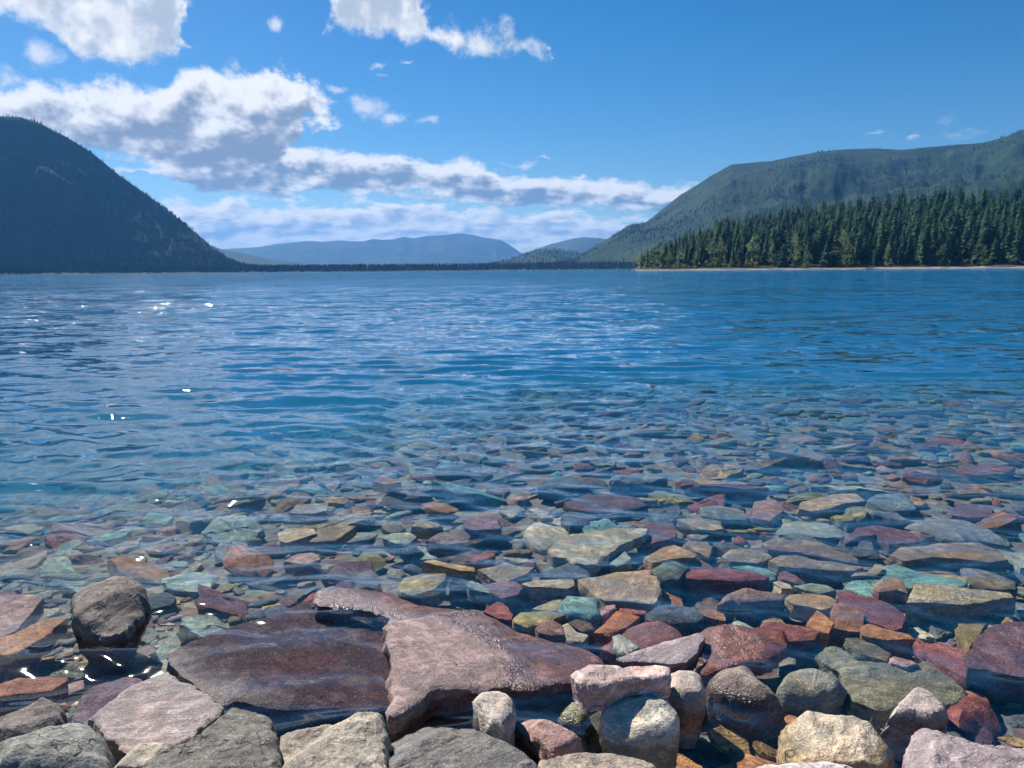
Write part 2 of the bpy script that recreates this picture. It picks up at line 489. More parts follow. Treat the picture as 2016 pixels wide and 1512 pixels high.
def water_material():
    m, T, out = new_mat('lake_water')
    geo = T.node('ShaderNodeNewGeometry')
    pos = geo.outputs['Position']
    sp = T.node('ShaderNodeSeparateXYZ'); T.l.new(pos, sp.inputs[0])
    offshore = T.smooth(sp.outputs[1], 1.8, 11.0)
    far = T.smooth(sp.outputs[1], 7.0, 28.0)
    # wind ripples too fine for the mesh, given as slopes
    s1 = T.v('SUBTRACT', T.noise(T.v('MULTIPLY', pos, (0.42, 1.0, 1.0)), 7.0, 5.0, 0.72, color=True), (0.5, 0.5, 0.5))
    s2 = T.v('SUBTRACT', T.noise(T.v('MULTIPLY', pos, (0.42, 1.0, 1.0)), 2.1, 3.0, 0.62, color=True), (0.5, 0.5, 0.5))
    gust = T.noise(T.v('MULTIPLY', pos, (0.4, 1.0, 1.0)), 0.05, 3.0, 0.6)
    g = T.smooth(gust, 0.3, 0.7, 0.7, 1.25)
    mid = T.smooth(sp.outputs[1], 4.0, 22.0)
    a1 = T.m('MULTIPLY', T.m('ADD', T.m('MULTIPLY', offshore, 0.34), T.m('MULTIPLY_ADD', mid, 0.90, 0.12)), g)
    a2 = T.m('MULTIPLY', T.m('ADD', T.m('MULTIPLY', offshore, 0.30), T.m('MULTIPLY', mid, 0.85)), g)
    s3 = T.v('SUBTRACT', T.noise(T.v('MULTIPLY', pos, (0.42, 1.0, 1.0)), 0.42, 3.0, 0.62, color=True), (0.5, 0.5, 0.5))
    a3 = T.m('MULTIPLY', T.m('MULTIPLY', far, 1.15), g)
    sl = T.v('ADD', T.v('MULTIPLY', T.v('SCALE', s1, a1), (0.8, 1.0, 0)), T.v('MULTIPLY', T.v('SCALE', s2, a2), (0.8, 1.0, 0)))
    sl = T.v('ADD', sl, T.v('MULTIPLY', T.v('SCALE', s3, a3), (0.8, 1.0, 0)))
    sl = T.v('SCALE', sl, T.m('MULTIPLY_ADD', far, 0.45, 1.0))
    nrm = T.v('NORMALIZE', T.v('ADD', geo.outputs['Normal'], sl))
    cosv = T.m('ABSOLUTE', T.v('DOT_PRODUCT', nrm, geo.outputs['Incoming']))
    fr = T.m('MULTIPLY_ADD', T.m('POWER', T.m('SUBTRACT', 1.0, cosv, clamp=True), 5.0), 0.98, 0.02)
    tr = T.node('ShaderNodeBsdfTransparent')
    gl = T.node('ShaderNodeBsdfGlossy'); gl.inputs['Roughness'].default_value = 0.022
    gl.inputs['Color'].default_value = (1, 1, 1, 1)
    T.l.new(nrm, gl.inputs['Normal'])
    mx = T.node('ShaderNodeMixShader'); T.l.new(fr, mx.inputs[0])
    T.l.new(tr.outputs[0], mx.inputs[1]); T.l.new(gl.outputs[0], mx.inputs[2])
    T.l.new(mx.outputs[0], out.inputs[0])
    vs = T.node('ShaderNodeVolumeScatter'); vs.inputs['Color'].default_value = (0.05, 0.45, 0.76, 1); vs.inputs['Density'].default_value = 0.075
    va = T.node('ShaderNodeVolumeAbsorption'); va.inputs['Color'].default_value = (0.15, 0.64, 0.84, 1); va.inputs['Density'].default_value = 0.26
    ad = T.node('ShaderNodeAddShader'); T.l.new(vs.outputs[0], ad.inputs[0]); T.l.new(va.outputs[0], ad.inputs[1])
    T.l.new(ad.outputs[0], out.inputs['Volume'])
    return m


# ------------------------------------------------------------------ lake bed and shore (one sheet)
def bed_z(x, y):
    x = np.asarray(x, float); y = np.asarray(y, float)
    z = np.interp(y, [-400, -30, -6, -1, 1.0, 2.0, 3.0, 5.0, 8.0, 12.0, 20.0, 40.0, 120.0, 400.0, 40000.0],
                  [40, 6, 1.0, 0.25, -0.03, -0.13, -0.19, -0.30, -0.52, -0.90, -1.75, -4.0, -9.0, -11.0, -11.0])
    near = np.clip((40 - y) / 30, 0, 1)
    z = z + near * 0.03 * fbm(np.stack([x * 1.1, y * 1.1, 0 * x], -1), 4)
    z = z + near * np.clip((y - 2.0) / 6, 0, 1.4) * -0.15 * np.clip(-x - 0.1, -0.7, 6)
    return z


M_BED = bed_material()


def build_bed():
    ys = np.concatenate([np.linspace(-6000, -60, 6), np.linspace(-50, -2, 20), np.linspace(-1.5, 14, 160), 14 * 1.11 ** np.arange(1, 78)])
    ys = np.append(ys[ys < 14000], 15200.0)
    xs0 = np.concatenate([-np.array([16, 11, 7, 4.4, 2.8, 1.8]) * 1.0, np.linspace(-1.2, 1.2, 150), np.array([1.8, 2.8, 4.4, 7, 11, 16])])
    X = np.outer(np.maximum(np.abs(ys) * 1.0, 5.0), xs0); Y = np.repeat(ys[:, None], len(xs0), 1)
    X = np.clip(X, -14500, 14500) + np.linspace(-1e-3, 1e-3, len(xs0))[None]
    Z = bed_z(X, Y)
    me = mesh_np('lake_bed', np.stack([X, Y, Z], -1).reshape(-1, 3), grid_faces(*X.shape))
    tag(link('lake_bed', me, M_BED), 'stony lake bed sloping down under the clear water', None, None, 'structure')


build_bed()


# ------------------------------------------------------------------ water body with real waves
def wave_height(X, Y, cell):
    r2 = np.random.default_rng(4)
    Z = np.zeros_like(X)
    ramp = np.interp(Y, [1.0, 2.5, 5.0, 9.0, 25.0], [0.60, 0.78, 1.08, 1.25, 1.9])
    patch = 0.85 + 0.5 * fbm(np.stack([X * 0.22, Y * 0.35, 0 * X], -1), 3)
    patch = patch * np.interp(X / np.maximum(Y, 0.5), [-0.7, -0.15, 0.3, 0.7], [1.25, 1.2, 0.95, 0.9])
    wx = X + 0.25 * fbm(np.stack([X * 0.5, Y * 0.5, 0 * X + 5], -1), 2)
    wy = Y + 0.25 * fbm(np.stack([X * 0.5, Y * 0.5, 0 * X + 9], -1), 2)
    N = 90
    for i in range(N):
        lam = 0.11 * (28.0) ** ((i + r2.random()) / N)
        k = 2 * math.pi / lam
        a = r2.normal(math.radians(-98), math.radians(32 if lam < 0.35 else 20))
        s = 0.0168 * (1.7 if lam < 0.28 else 1.75 if lam < 0.6 else 0.60 if lam < 1.4 else 0.30)
        fade = np.clip((lam / (cell * 3.0) - 1.0), 0, 1)
        sh = np.clip(Y / (lam * 2.2), 0.25, 1)
        ph = k * (math.cos(a) * wx + math.sin(a) * wy) + r2.uniform(0, 6.283)
        c = np.cos(ph)
        Z += fade * sh * (s / k) * (c + 0.32 * np.cos(2 * ph))
    return Z * ramp * patch


def build_water():
    nr, na = 760, 620
    r = 0.7 * (170 / 0.7) ** (np.arange(nr) / (nr - 1))
    r = np.concatenate([r, 170 * (9000 / 170) ** (np.arange(1, 60) / 59)])
    # angle samples dense ahead, sparse at the sides
    t = np.linspace(-1, 1, na)
    a = np.radians(42) * t + np.radians(38) * t ** 9
    R, A = np.meshgrid(r, a, indexing='ij')
    X = R * np.sin(A); Y = R * np.cos(A)
    cell = np.maximum(R * 0.0074, R * math.radians(0.137))
    Z = wave_height(X, Y, cell)
    Z *= np.clip((190 - R) / 60, 0, 1)
    top = np.stack([X, Y, Z], -1).reshape(-1, 3)
    ny, nx = X.shape
    F = grid_faces(ny, nx)[:, ::-1]
    ring = np.concatenate([np.arange(nx), np.arange(1, ny) * nx + nx - 1, (ny - 1) * nx + np.arange(nx - 2, -1, -1), np.arange(ny - 2, 0, -1) * nx])
    bot = top[ring].copy(); bot[:, 2] = -12.0
    n0 = len(top); m = len(ring)
    j = np.arange(m); jn = (j + 1) % m
    side = np.stack([ring[j], ring[jn], n0 + jn, n0 + j], -1)
    # bottom as a strip between the inner and the outer arc
    inner = n0 + np.arange(nx)
    outer = n0 + (nx + ny - 2) + (nx - 1 - np.arange(nx))
    outer = np.clip(outer, n0, n0 + m - 1)
    bottom = np.stack([inner[:-1], inner[1:], outer[1:], outer[:-1]], -1)
    V = np.concatenate([top, bot]); FF = np.concatenate([F, side, bottom])
    me = mesh_np('lake_water', V, FF)
    bm = bmesh.new(); bm.from_mesh(me)
    bmesh.ops.recalc_face_normals(bm, faces=bm.faces)
    bm.to_mesh(me); bm.free()
    o = link('lake_water', me, water_material())
    tag(o, 'rippled clear blue lake water', None, None, 'structure')
    up = me.polygons[100].normal.z
    if up < 0:
        me.flip_normals()


build_water()


# ------------------------------------------------------------------ mountains and hills
def prof(px_pts, dist):
    return [(math.atan2(*(lambda d: (d.x, d.y))(ray(x, y))), (lambda d: d.z / math.hypot(d.x, d.y))(ray(x, y)), dist) for x, y in px_pts]


def mountain(name, label, pts, d_front, d_ridge, d_back, mat, nu=220, nv=70, rough=0.16, gul=9.0, power=1.0, foot=-12.0, seed=0, keep=0.0, iso=0.6):
    """a ridge seen along a fan of bearings: foot at d_front, crest at d_ridge, back slope to d_back. d_* may be numbers or functions of bearing"""
    P = prof(pts, 0)
    az = np.array([p[0] for p in P]); el = np.array([p[1] for p in P])
    A = np.linspace(az[0], az[-1], nu)
    E = np.interp(A, az, el)
    F = d_front(A) if callable(d_front) else np.full(nu, float(d_front))
    Rg = d_ridge(A) if callable(d_ridge) else np.full(nu, float(d_ridge))
    Bk = d_back(A) if callable(d_back) else np.full(nu, float(d_back))
    t = np.linspace(0, 1.4, nv)
    TT, AA = np.meshgrid(t, A, indexing='ij')
    D = np.where(TT <= 1, F + (Rg - F) * TT, Rg + (Bk - Rg) * (TT - 1) / 0.4)
    zr = CAM_H + E * Rg
    g = np.where(TT <= 1, TT ** power, 1 - ((TT - 1) / 0.4) ** 1.3)
    Z = foot + (zr - foot) * g
    X = D * np.sin(AA); Y = D * np.cos(AA)
    sc = 1.0 / (Rg.mean() - F.mean())
    gn = fbm(np.stack([AA * gul * 6 + seed, TT * 1.3, 0 * TT + seed], -1), 5, 0.55, True)
    gn = gn * (0.45 if iso > 1 else 1.0) + iso * fbm(np.stack([X * sc * 5, Y * sc * 5, 0 * X + seed], -1), 6, 0.55)
    bell = np.where(TT <= 1, np.sin(np.clip(TT, 0, 1) * math.pi) ** 0.8, 0.25) + keep
    hm = np.maximum(zr - foot, 20.0)
    Z = Z + rough * hm * bell * (gn - 0.15)
    # never stand above the traced skyline
    lim = CAM_H + E * D * np.where(TT <= 1, 0.999, 0.97)
    Z = np.where((TT <= 0.97) | (TT > 1.02), np.minimum(Z, lim), Z)
    V = np.stack([X, Y, Z], -1)
    me = mesh_np(name, V.reshape(-1, 3), grid_faces(nv, nu)[:, ::-1])
    o = link(name, me, mat)
    tag(o, label, None, None, 'structure')
    return V, t


def scatter_on(V, n, hmin, hmax, name, label, mat, density=None, t_lo=0.0, t_hi=1.08, sides=5, zmin=0.5, kind='stuff', slim=0.17, seed=1):
    """a far wood: many small conifers as one mass"""
    r = np.random.default_rng(seed)
    nv, nu = V.shape[:2]
    fi = r.uniform(t_lo / 1.4 * (nv - 1), t_hi / 1.4 * (nv - 1) - 1e-3, n * 3); fj = r.uniform(0, nu - 1.001, n * 3)
    i = fi.astype(int); j = fj.astype(int); a = (fi - i)[:, None]; b = (fj - j)[:, None]
    P = (V[i, j] * (1 - a) * (1 - b) + V[i + 1, j] * a * (1 - b) + V[i, j + 1] * (1 - a) * b + V[i + 1, j + 1] * a * b)
    ok = P[:, 2] > zmin
    if density is not None:
        ok &= r.random(len(P)) < density(P)
    P = P[ok][:n]
    return tree_mass(P, hmin, hmax, name, label, mat, sides, slim, r)


def tree_mass(P, hmin, hmax, name, label, mat, sides, slim, r, tiers=3):
    n = len(P)
    H = r.uniform(hmin, hmax, n); W = H * slim * r.uniform(0.7, 1.3, n)
    vs, fs = [], []
    ang = np.arange(sides) * 2 * math.pi / sides
    base = 0
    for k in range(tiers):
        z0 = 0.04 + 0.30 * k; z1 = min(1.0, z0 + 0.46); w = 1 - 0.27 * k
        ph = r.uniform(0, 6.28, n)[:, None]
        rad = (W * w)[:, None] * r.uniform(0.65, 1.25, (n, sides))
        ringx = P[:, :1] + rad * np.cos(ang + ph); ringy = P[:, 1:2] + rad * np.sin(ang + ph)
        ringz = (P[:, 2] + H * z0)[:, None] + H[:, None] * r.uniform(-0.05, 0.05, (n, sides))
        ring = np.stack([ringx, ringy, ringz], -1)
        tip = np.stack([P[:, 0] + W * r.uniform(-.15, .15, n), P[:, 1], P[:, 2] + H * z1], -1)[:, None]
        block = np.concatenate([ring, tip], 1)
        vs.append(block.reshape(-1, 3))
        o = base + np.arange(n)[:, None] * (sides + 1)
        s = np.arange(sides)
        f = np.stack([o + s, o + (s + 1) % sides, np.repeat(o + sides, sides, 1)], -1)
        fs.append(f.reshape(-1, 3)); base += n * (sides + 1)
    me = mesh_np(name, np.concatenate(vs), np.concatenate(fs), False)
    o = link(name, me, mat)
    tag(o, label, None, None, 'stuff')
    return o


M_LEFT = hill_material('wooded_mountainside', (0.018, 0.036, 0.020), (0.032, 0.052, 0.026), (0.040, 0.056, 0.030), 0.012)
M_RIGHT = hill_material('burnt_mountainside', (0.008, 0.026, 0.015), (0.028, 0.052, 0.024), (0.014, 0.032, 0.017), 0.006, (0.36, 0.62))
M_FAR = hill_material('distant_range', (0.03, 0.05, 0.035), (0.06, 0.075, 0.05), (0.05, 0.06, 0.045), 0.001)
M_FIRS = leaf_material('far_firs', (0.014, 0.030, 0.016), (0.026, 0.044, 0.020), 0.02, 0.10, False)
M_FIRS2 = leaf_material('far_burnt_firs', (0.012, 0.026, 0.016), (0.026, 0.044, 0.022), 0.02, 0.12, False)

LEFT_PTS = [(-900, 240), (-600, 225), (-300, 215), (-120, 220), (0, 226), (40, 229), (80, 242), (130, 267), (180, 298), (230, 340), (280, 375), (330, 413), (380, 454), (420, 488), (445, 508), (475, 521), (520, 528)]
VL, _ = mountain('left_mountain', 'steep dark wooded mountain falling to the lake in shade', LEFT_PTS,
                 lambda a: np.interp(a, [-1.1, -0.62, -0.33], [1800, 2350, 2420]), lambda a: np.interp(a, [-1.1, -0.62, -0.33], [2500, 3000, 2700]), 5200, M_LEFT, 280, 100, 0.10, 7.0, 1.0, seed=3, iso=1.1)
RIGHT_PTS = [(1040, 521), (1090, 517), (1130, 508), (1180, 480), (1215, 459), (1240, 443), (1270, 438), (1285, 428), (1300, 415), (1340, 383), (1370, 366), (1400, 346), (1440, 324), (1480, 320), (1520, 317), (1560, 308), (1620, 298), (1660, 294), (1720, 292), (1780, 295), (1830, 290), (1880, 285), (1930, 282), (1970, 272), (2016, 257), (2200, 222), (2500, 225), (2900, 260)]
VR, _ = mountain('right_mountain', 'long grey-green mountain ridge with gullies behind the conifer forest', RIGHT_PTS,
                 lambda a: np.interp(a, [0.02, 0.2, 0.6], [2300, 2000, 1500]), lambda a: np.interp(a, [0.02, 0.2, 0.6], [3000, 3500, 3300]), 6500, M_RIGHT, 360, 120, 0.13, 4.0, 0.9, seed=8, iso=1.5)
GREEN_PTS = [(960, 520), (1000, 513), (1030, 501), (1060, 492), (1090, 491), (1130, 495), (1180, 505), (1240, 515)]
VG, _ = mountain('green_hill', 'low rounded green hill beyond the treeline', GREEN_PTS, 3000, 4300, 5500, M_RIGHT, 120, 50, 0.06, 6.0, seed=5)
FOOT_PTS = [(380, 470), (440, 492), (470, 497), (510, 505), (545, 513), (600, 518)]
VF, _ = mountain('dark_foothill', 'dark foothill at the foot of the left mountain', FOOT_PTS, 4500, 6000, 8000, M_LEFT, 80, 40, 0.05, 6.0, seed=6)
BLUE_PTS = [(960, 521), (985, 510), (1030, 499), (1060, 489), (1085, 480), (1110, 474), (1130, 469), (1150, 467), (1175, 468), (1200, 471), (1260, 480), (1400, 500)]
mountain('blue_hill', 'deep blue hill between the far range and the right mountain', BLUE_PTS, 6500, 8500, 9200, M_FAR, 120, 40, 0.06, 6.0, seed=7)
FAR_PTS = [(300, 500), (430, 491), (460, 489), (500, 487), (540, 481), (580, 477), (605, 474), (640, 476), (665, 473), (690, 475), (715, 475), (735, 470), (750, 472), (775, 471), (792, 466), (815, 469), (840, 464), (870, 463), (905, 459), (930, 462), (950, 467), (985, 472), (1005, 483), (1025, 497), (1050, 508), (1150, 520)]
mountain('far_mountain_range', 'hazy blue mountain range across the end of the lake', FAR_PTS, 9500, 12000, 14000, M_FAR, 260, 60, 0.10, 5.0, seed=9)


def dens_noise(scale, lo, hi, seed=0.0):
    def f(P):
        n = fbm(np.stack([P[:, 0] * scale, P[:, 1] * scale, P[:, 2] * scale + seed], -1), 4) * 0.5 + 0.5
        return np.clip((n - lo) / (hi - lo), 0, 1)
    return f


scatter_on(VL, 16000, 6, 12, 'mountainside_wood', 'dense dark wood covering the left mountainside', M_FIRS, lambda P: 0.35 + 0.65 * dens_noise(0.01, 0.35, 0.6)(P), seed=2)
scatter_on(VR, 9000, 5, 11, 'ridge_wood', 'scattered firs on the gullies and crest of the right mountain', M_FIRS2, lambda P: 0.04 + 0.96 * dens_noise(0.006, 0.50, 0.66)(P), seed=3)
scatter_on(VG, 900, 10, 18, 'green_hill_wood', 'thin wood on the low green hill', M_FIRS2, None, seed=4)


# low far shore with its line of firs
def far_shore():
    A = np.linspace(-0.62, 0.30, 200)
    D0 = np.interp(A, [-0.62, -0.33, -0.1, 0.1, 0.3], [1950, 2250, 2350, 2150, 1750])
    rows = []
    for s, z in ((-25, -6), (0, 0.15), (6, 1.0), (60, 3.0), (260, 7.0), (600, 10.0), (900, -12.0)):
        r = D0 + s + 14 * fbm(np.stack([A * 60, 0 * A + s * 0.01, 0 * A], -1), 3)
        rows.append(np.stack([r * np.sin(A), r * np.cos(A), np.full_like(A, z)], -1))
    V = np.array(rows)
    me = mesh_np('far_shore', V.reshape(-1, 3), grid_faces(len(rows), len(A))[:, ::-1])
    tag(link('far_shore', me, M_LEFT), 'low far shore at the end of the lake', None, None, 'structure')
    r = np.random.default_rng(8)
    n = 5200
    a = r.uniform(-0.62, 0.30, n); s = r.uniform(8, 420, n)
    d = np.interp(a, A, D0) + s
    P = np.stack([d * np.sin(a), d * np.cos(a), np.interp(s, [0, 60, 260, 600], [0.8, 3, 7, 10])], -1)
    tree_mass(P, 13, 21, 'far_shore_wood', 'low dark line of trees along the far shore', M_FIRS, 6, 0.16, r)


far_shore()

# ------------------------------------------------------------------ right-hand shore: beach, wooded rise, trees
SHORE = [(95, 640), (96, 600), (150, 565), (210, 540), (270, 515), (330, 490), (400, 458), (480, 420), (560, 370)]
S_AZ = np.array([math.atan2(x, y) for x, y in SHORE]); S_R = np.array([math.hypot(x, y) for x, y in SHORE])
S_AZ[0] = S_AZ[1] - 0.006
TOP = [(1240, 490), (1270, 468), (1320, 452), (1400, 432), (1500, 412), (1600, 398), (1700, 381), (1850, 368), (2016, 366), (2300, 360)]
T_AZ = np.array([azel(x, 500)[0] for x, y in TOP]); T_E = np.array([azel(x, y)[1] for x, y in TOP])


def shore_r(a):
    return np.interp(a, S_AZ, S_R) + 5.0 * fbm(np.stack([np.asarray(a) * 70, 0 * np.asarray(a), 0 * np.asarray(a)], -1), 3)


def rise_z(a, s):
    top = np.maximum(np.interp(a, T_AZ, np.tan(T_E)) * (np.interp(a, S_AZ, S_R) + 330) + CAM_H - 25, 3)
    f = np.clip((s - 22) / 310, 0, 1)
    z = np.interp(s, [-40, -4, 0, 9, 22], [-6, -0.5, 0.0, 0.75, 1.9]) + (top - 2.2) * f ** 0.9
    return z


def build_rise():
    A = np.linspace(S_AZ[0], S_AZ[-1], 240)
    S = np.array([-40, -4, 0, 2, 4, 6, 9, 13, 18, 25, 40, 60, 90, 130, 180, 230, 280, 330, 380, 460])
    rows = []
    for s in S:
        r = shore_r(A) + s
        z = rise_z(A, s) if s <= 330 else rise_z(A, 330) - (s - 330) * 0.12
        z = z + (0.15 * fbm(np.stack([A * 300, 0 * A + s * 0.2, 0 * A], -1), 3) if 0 < s < 30 else 0)
        edge = np.clip((A - S_AZ[0]) / 0.012, 0, 1)
        z = -3 + (z + 3) * (0.02 + 0.98 * edge) if s > -1 else z
        rows.append(np.stack([r * np.sin(A), r * np.cos(A), z + 0 * A], -1))
    V = np.array(rows)
    m, T, out = new_mat('beach_and_forest_floor')
    pos = T.node('ShaderNodeNewGeometry').outputs['Position']
    sz = T.node('ShaderNodeSeparateXYZ'); T.l.new(pos, sz.inputs[0])
    n = T.noise(pos, 0.35, 5.0, 0.65)
    zz = T.m('MULTIPLY_ADD', T.m('SUBTRACT', n, 0.5), 1.2, sz.outputs[2])
    gravel = T.mix(T.noise(pos, 1.6, 5.0, 0.6), (0.17, 0.15, 0.13, 1), (0.38, 0.35, 0.31, 1))
    duff = T.mix(n, (0.030, 0.036, 0.018, 1), (0.075, 0.075, 0.038, 1))
    principled(T, out, T.mix(T.smooth(zz, 0.75, 1.5), gravel, duff), 0.95, 0.1)
    me = mesh_np('beach', V.reshape(-1, 3), grid_faces(len(S), len(A))[:, ::-1])
    tag(link('beach', me, m), 'narrow pale gravel beach below the conifer forest', None, None, 'structure')


build_rise()

M_NEEDLE = leaf_material('conifer_needles', (0.022, 0.070, 0.038), (0.066, 0.140, 0.058), 0.25, 0.36)
M_BARK = plain('bark', (0.09, 0.065, 0.045), 0.9, 0.1)
M_LEAFY = leaf_material('broad_leaves', (0.17, 0.25, 0.09), (0.34, 0.40, 0.17), 0.35, 0.45)
M_SHRUB = leaf_material('willow_leaves', (0.16, 0.195, 0.075), (0.32, 0.32, 0.15), 0.5, 0.5)


def conifer_meshes(seed, H=1.0):
    """unit-height conifer: (trunk, crown)"""
    r = np.random.default_rng(seed)
    V, F = [], []
    slim = r.uniform(0.12, 0.19)
    start = r.uniform(0.05, 0.20)
    levels = 24
    for L in range(levels):
        t = (L + r.uniform(-0.2, 0.2)) / levels
        z = start + (1.0 - start) * t
        rad = slim * (1 - t) ** 0.60 * r.uniform(0.75, 1.18) + 0.006
        nb = int(round(9 - 4 * t))
        ph = r.uniform(0, 6.28)
        for b in range(nb):
            a = ph + b * 6.283 / nb + r.uniform(-0.35, 0.35)
            ln = rad * r.uniform(0.6, 1.25)
            ca, sa = math.cos(a), math.sin(a)
            w = ln * r.uniform(0.28, 0.45)
            dr = ln * r.uniform(0.15, 0.6)
            up = ln * 0.25
            pts = [(0, 0, z + up), (ln * .55, -w, z - dr * .4), (ln * .55, w, z - dr * .4), (ln, -w * .35, z - dr), (ln, w * .35, z - dr + 0.004), (ln * .5, 0, z + up * .35)]
            o = len(V)
            for x, y, zz in pts:
                V.append((x * ca - y * sa, x * sa + y * ca, zz))
            F += [(o, o + 1, o + 5), (o, o + 5, o + 2), (o + 1, o + 3, o + 5), (o + 5, o + 4, o + 2), (o + 3, o + 4, o + 5)]
    o = len(V)
    V += [(0.008, 0, .93), (-0.004, .007, .93), (-0.004, -.007, .93), (0, 0, 1.02)]
    F += [(o, o + 1, o + 3), (o + 1, o + 2, o + 3), (o + 2, o, o + 3)]
    crown = mesh_np('crown', np.array(V), np.array(F), False); crown.materials.append(M_NEEDLE)
    n = 6; tv, tf = [], []
    for k, (z, rr) in enumerate(((-0.03, 0.016), (0.3, 0.012), (0.7, 0.007), (0.97, 0.002))):
        for i in range(n):
            a = i * 6.283 / n; tv.append((rr * math.cos(a), rr * math.sin(a), z))
    for k in range(3):
        for i in range(n):
            tf.append((k * n + i, k * n + (i + 1) % n, (k + 1) * n + (i + 1) % n, (k + 1) * n + i))
    trunk = mesh_np('trunk', np.array(tv), np.array(tf)); trunk.materials.append(M_BARK)
    return trunk, crown


CONIFERS = [conifer_meshes(40 + i) for i in range(9)]


def leafy_meshes(seed, mat, shape=0.32, low=0.05, clumps=26, bare=False):
    """unit-height broadleaf tree: forked trunk and a crown of leaf-sized faces in clumps"""
    r = np.random.default_rng(seed)
    V, F = [], []
    tv, tf = [], []

    def limb(p, q, r0, r1):
        p, q = np.array(p), np.array(q); d = q - p; d = d / np.linalg.norm(d)
        x = np.cross(d, (0.3, 0.9, 0.2)); x /= np.linalg.norm(x); y = np.cross(d, x); o = len(tv)
        for c, rr in ((p, r0), (q, r1)):
            for i in range(5):
                a = i * 6.283 / 5; tv.append(tuple(c + rr * (math.cos(a) * x + math.sin(a) * y)))
        for i in range(5):
            tf.append((o + i, o + (i + 1) % 5, o + 5 + (i + 1) % 5, o + 5 + i))
    limb((0, 0, -0.03), (0.01, 0, 0.35), 0.022, 0.016)
    limb((0.01, 0, 0.35), (0.0, 0.02, 0.85), 0.016, 0.004)
    for c in range(clumps):
        t = r.uniform(low, 0.95)
        w = shape * (math.sin(min(1, (t - low + 0.08) * 1.15) * math.pi) ** 0.6 if t < 0.9 else 0.35)
        a = r.uniform(0, 6.283); rad = w * math.sqrt(r.random())
        c0 = np.array((rad * math.cos(a), rad * math.sin(a), t))
        if c % 3 == 0:
            limb((0, 0, max(0.05, t - 0.15)), c0, 0.007, 0.002)
        cs = r.uniform(0.05, 0.10)
        for k in range(26):
            p = c0 + r.normal(0, cs * 0.55, 3) * (1, 1, 0.9)
            s = r.uniform(0.010, 0.024)
            d1 = r.normal(0, 1, 3); d1 /= np.linalg.norm(d1); d2 = r.normal(0, 1, 3); d2 /= np.linalg.norm(d2)
            o = len(V)
            V += [tuple(p - d1 * s), tuple(p + d2 * s), tuple(p + d1 * s * 1.1)]
            F.append((o, o + 1, o + 2))
    crown = mesh_np('crown', np.array(V), np.array(F), False); crown.materials.append(mat)
    trunk = mesh_np('trunk', np.array(tv), np.array(tf)); trunk.materials.append(M_BARK)
    return trunk, crown


LEAFY = [leafy_meshes(90 + i, M_LEAFY, 0.26 + 0.03 * (i % 3), 0.06, 30) for i in range(4)]
SHRUBS = [leafy_meshes(120 + i, M_SHRUB, 0.55, 0.02, 24) for i in range(3)]


def plant(kind, meshes, loc, h, w, rz, label, cat, group):
    root = empty(kind, loc, rz); root.scale = (h * w, h * w, h)
    tag(root, label, cat, group)
    for nm, me in zip(('trunk', 'crown'), meshes):
        o = bpy.data.objects.new(nm, me); COL.objects.link(o); o.parent = root
    return root


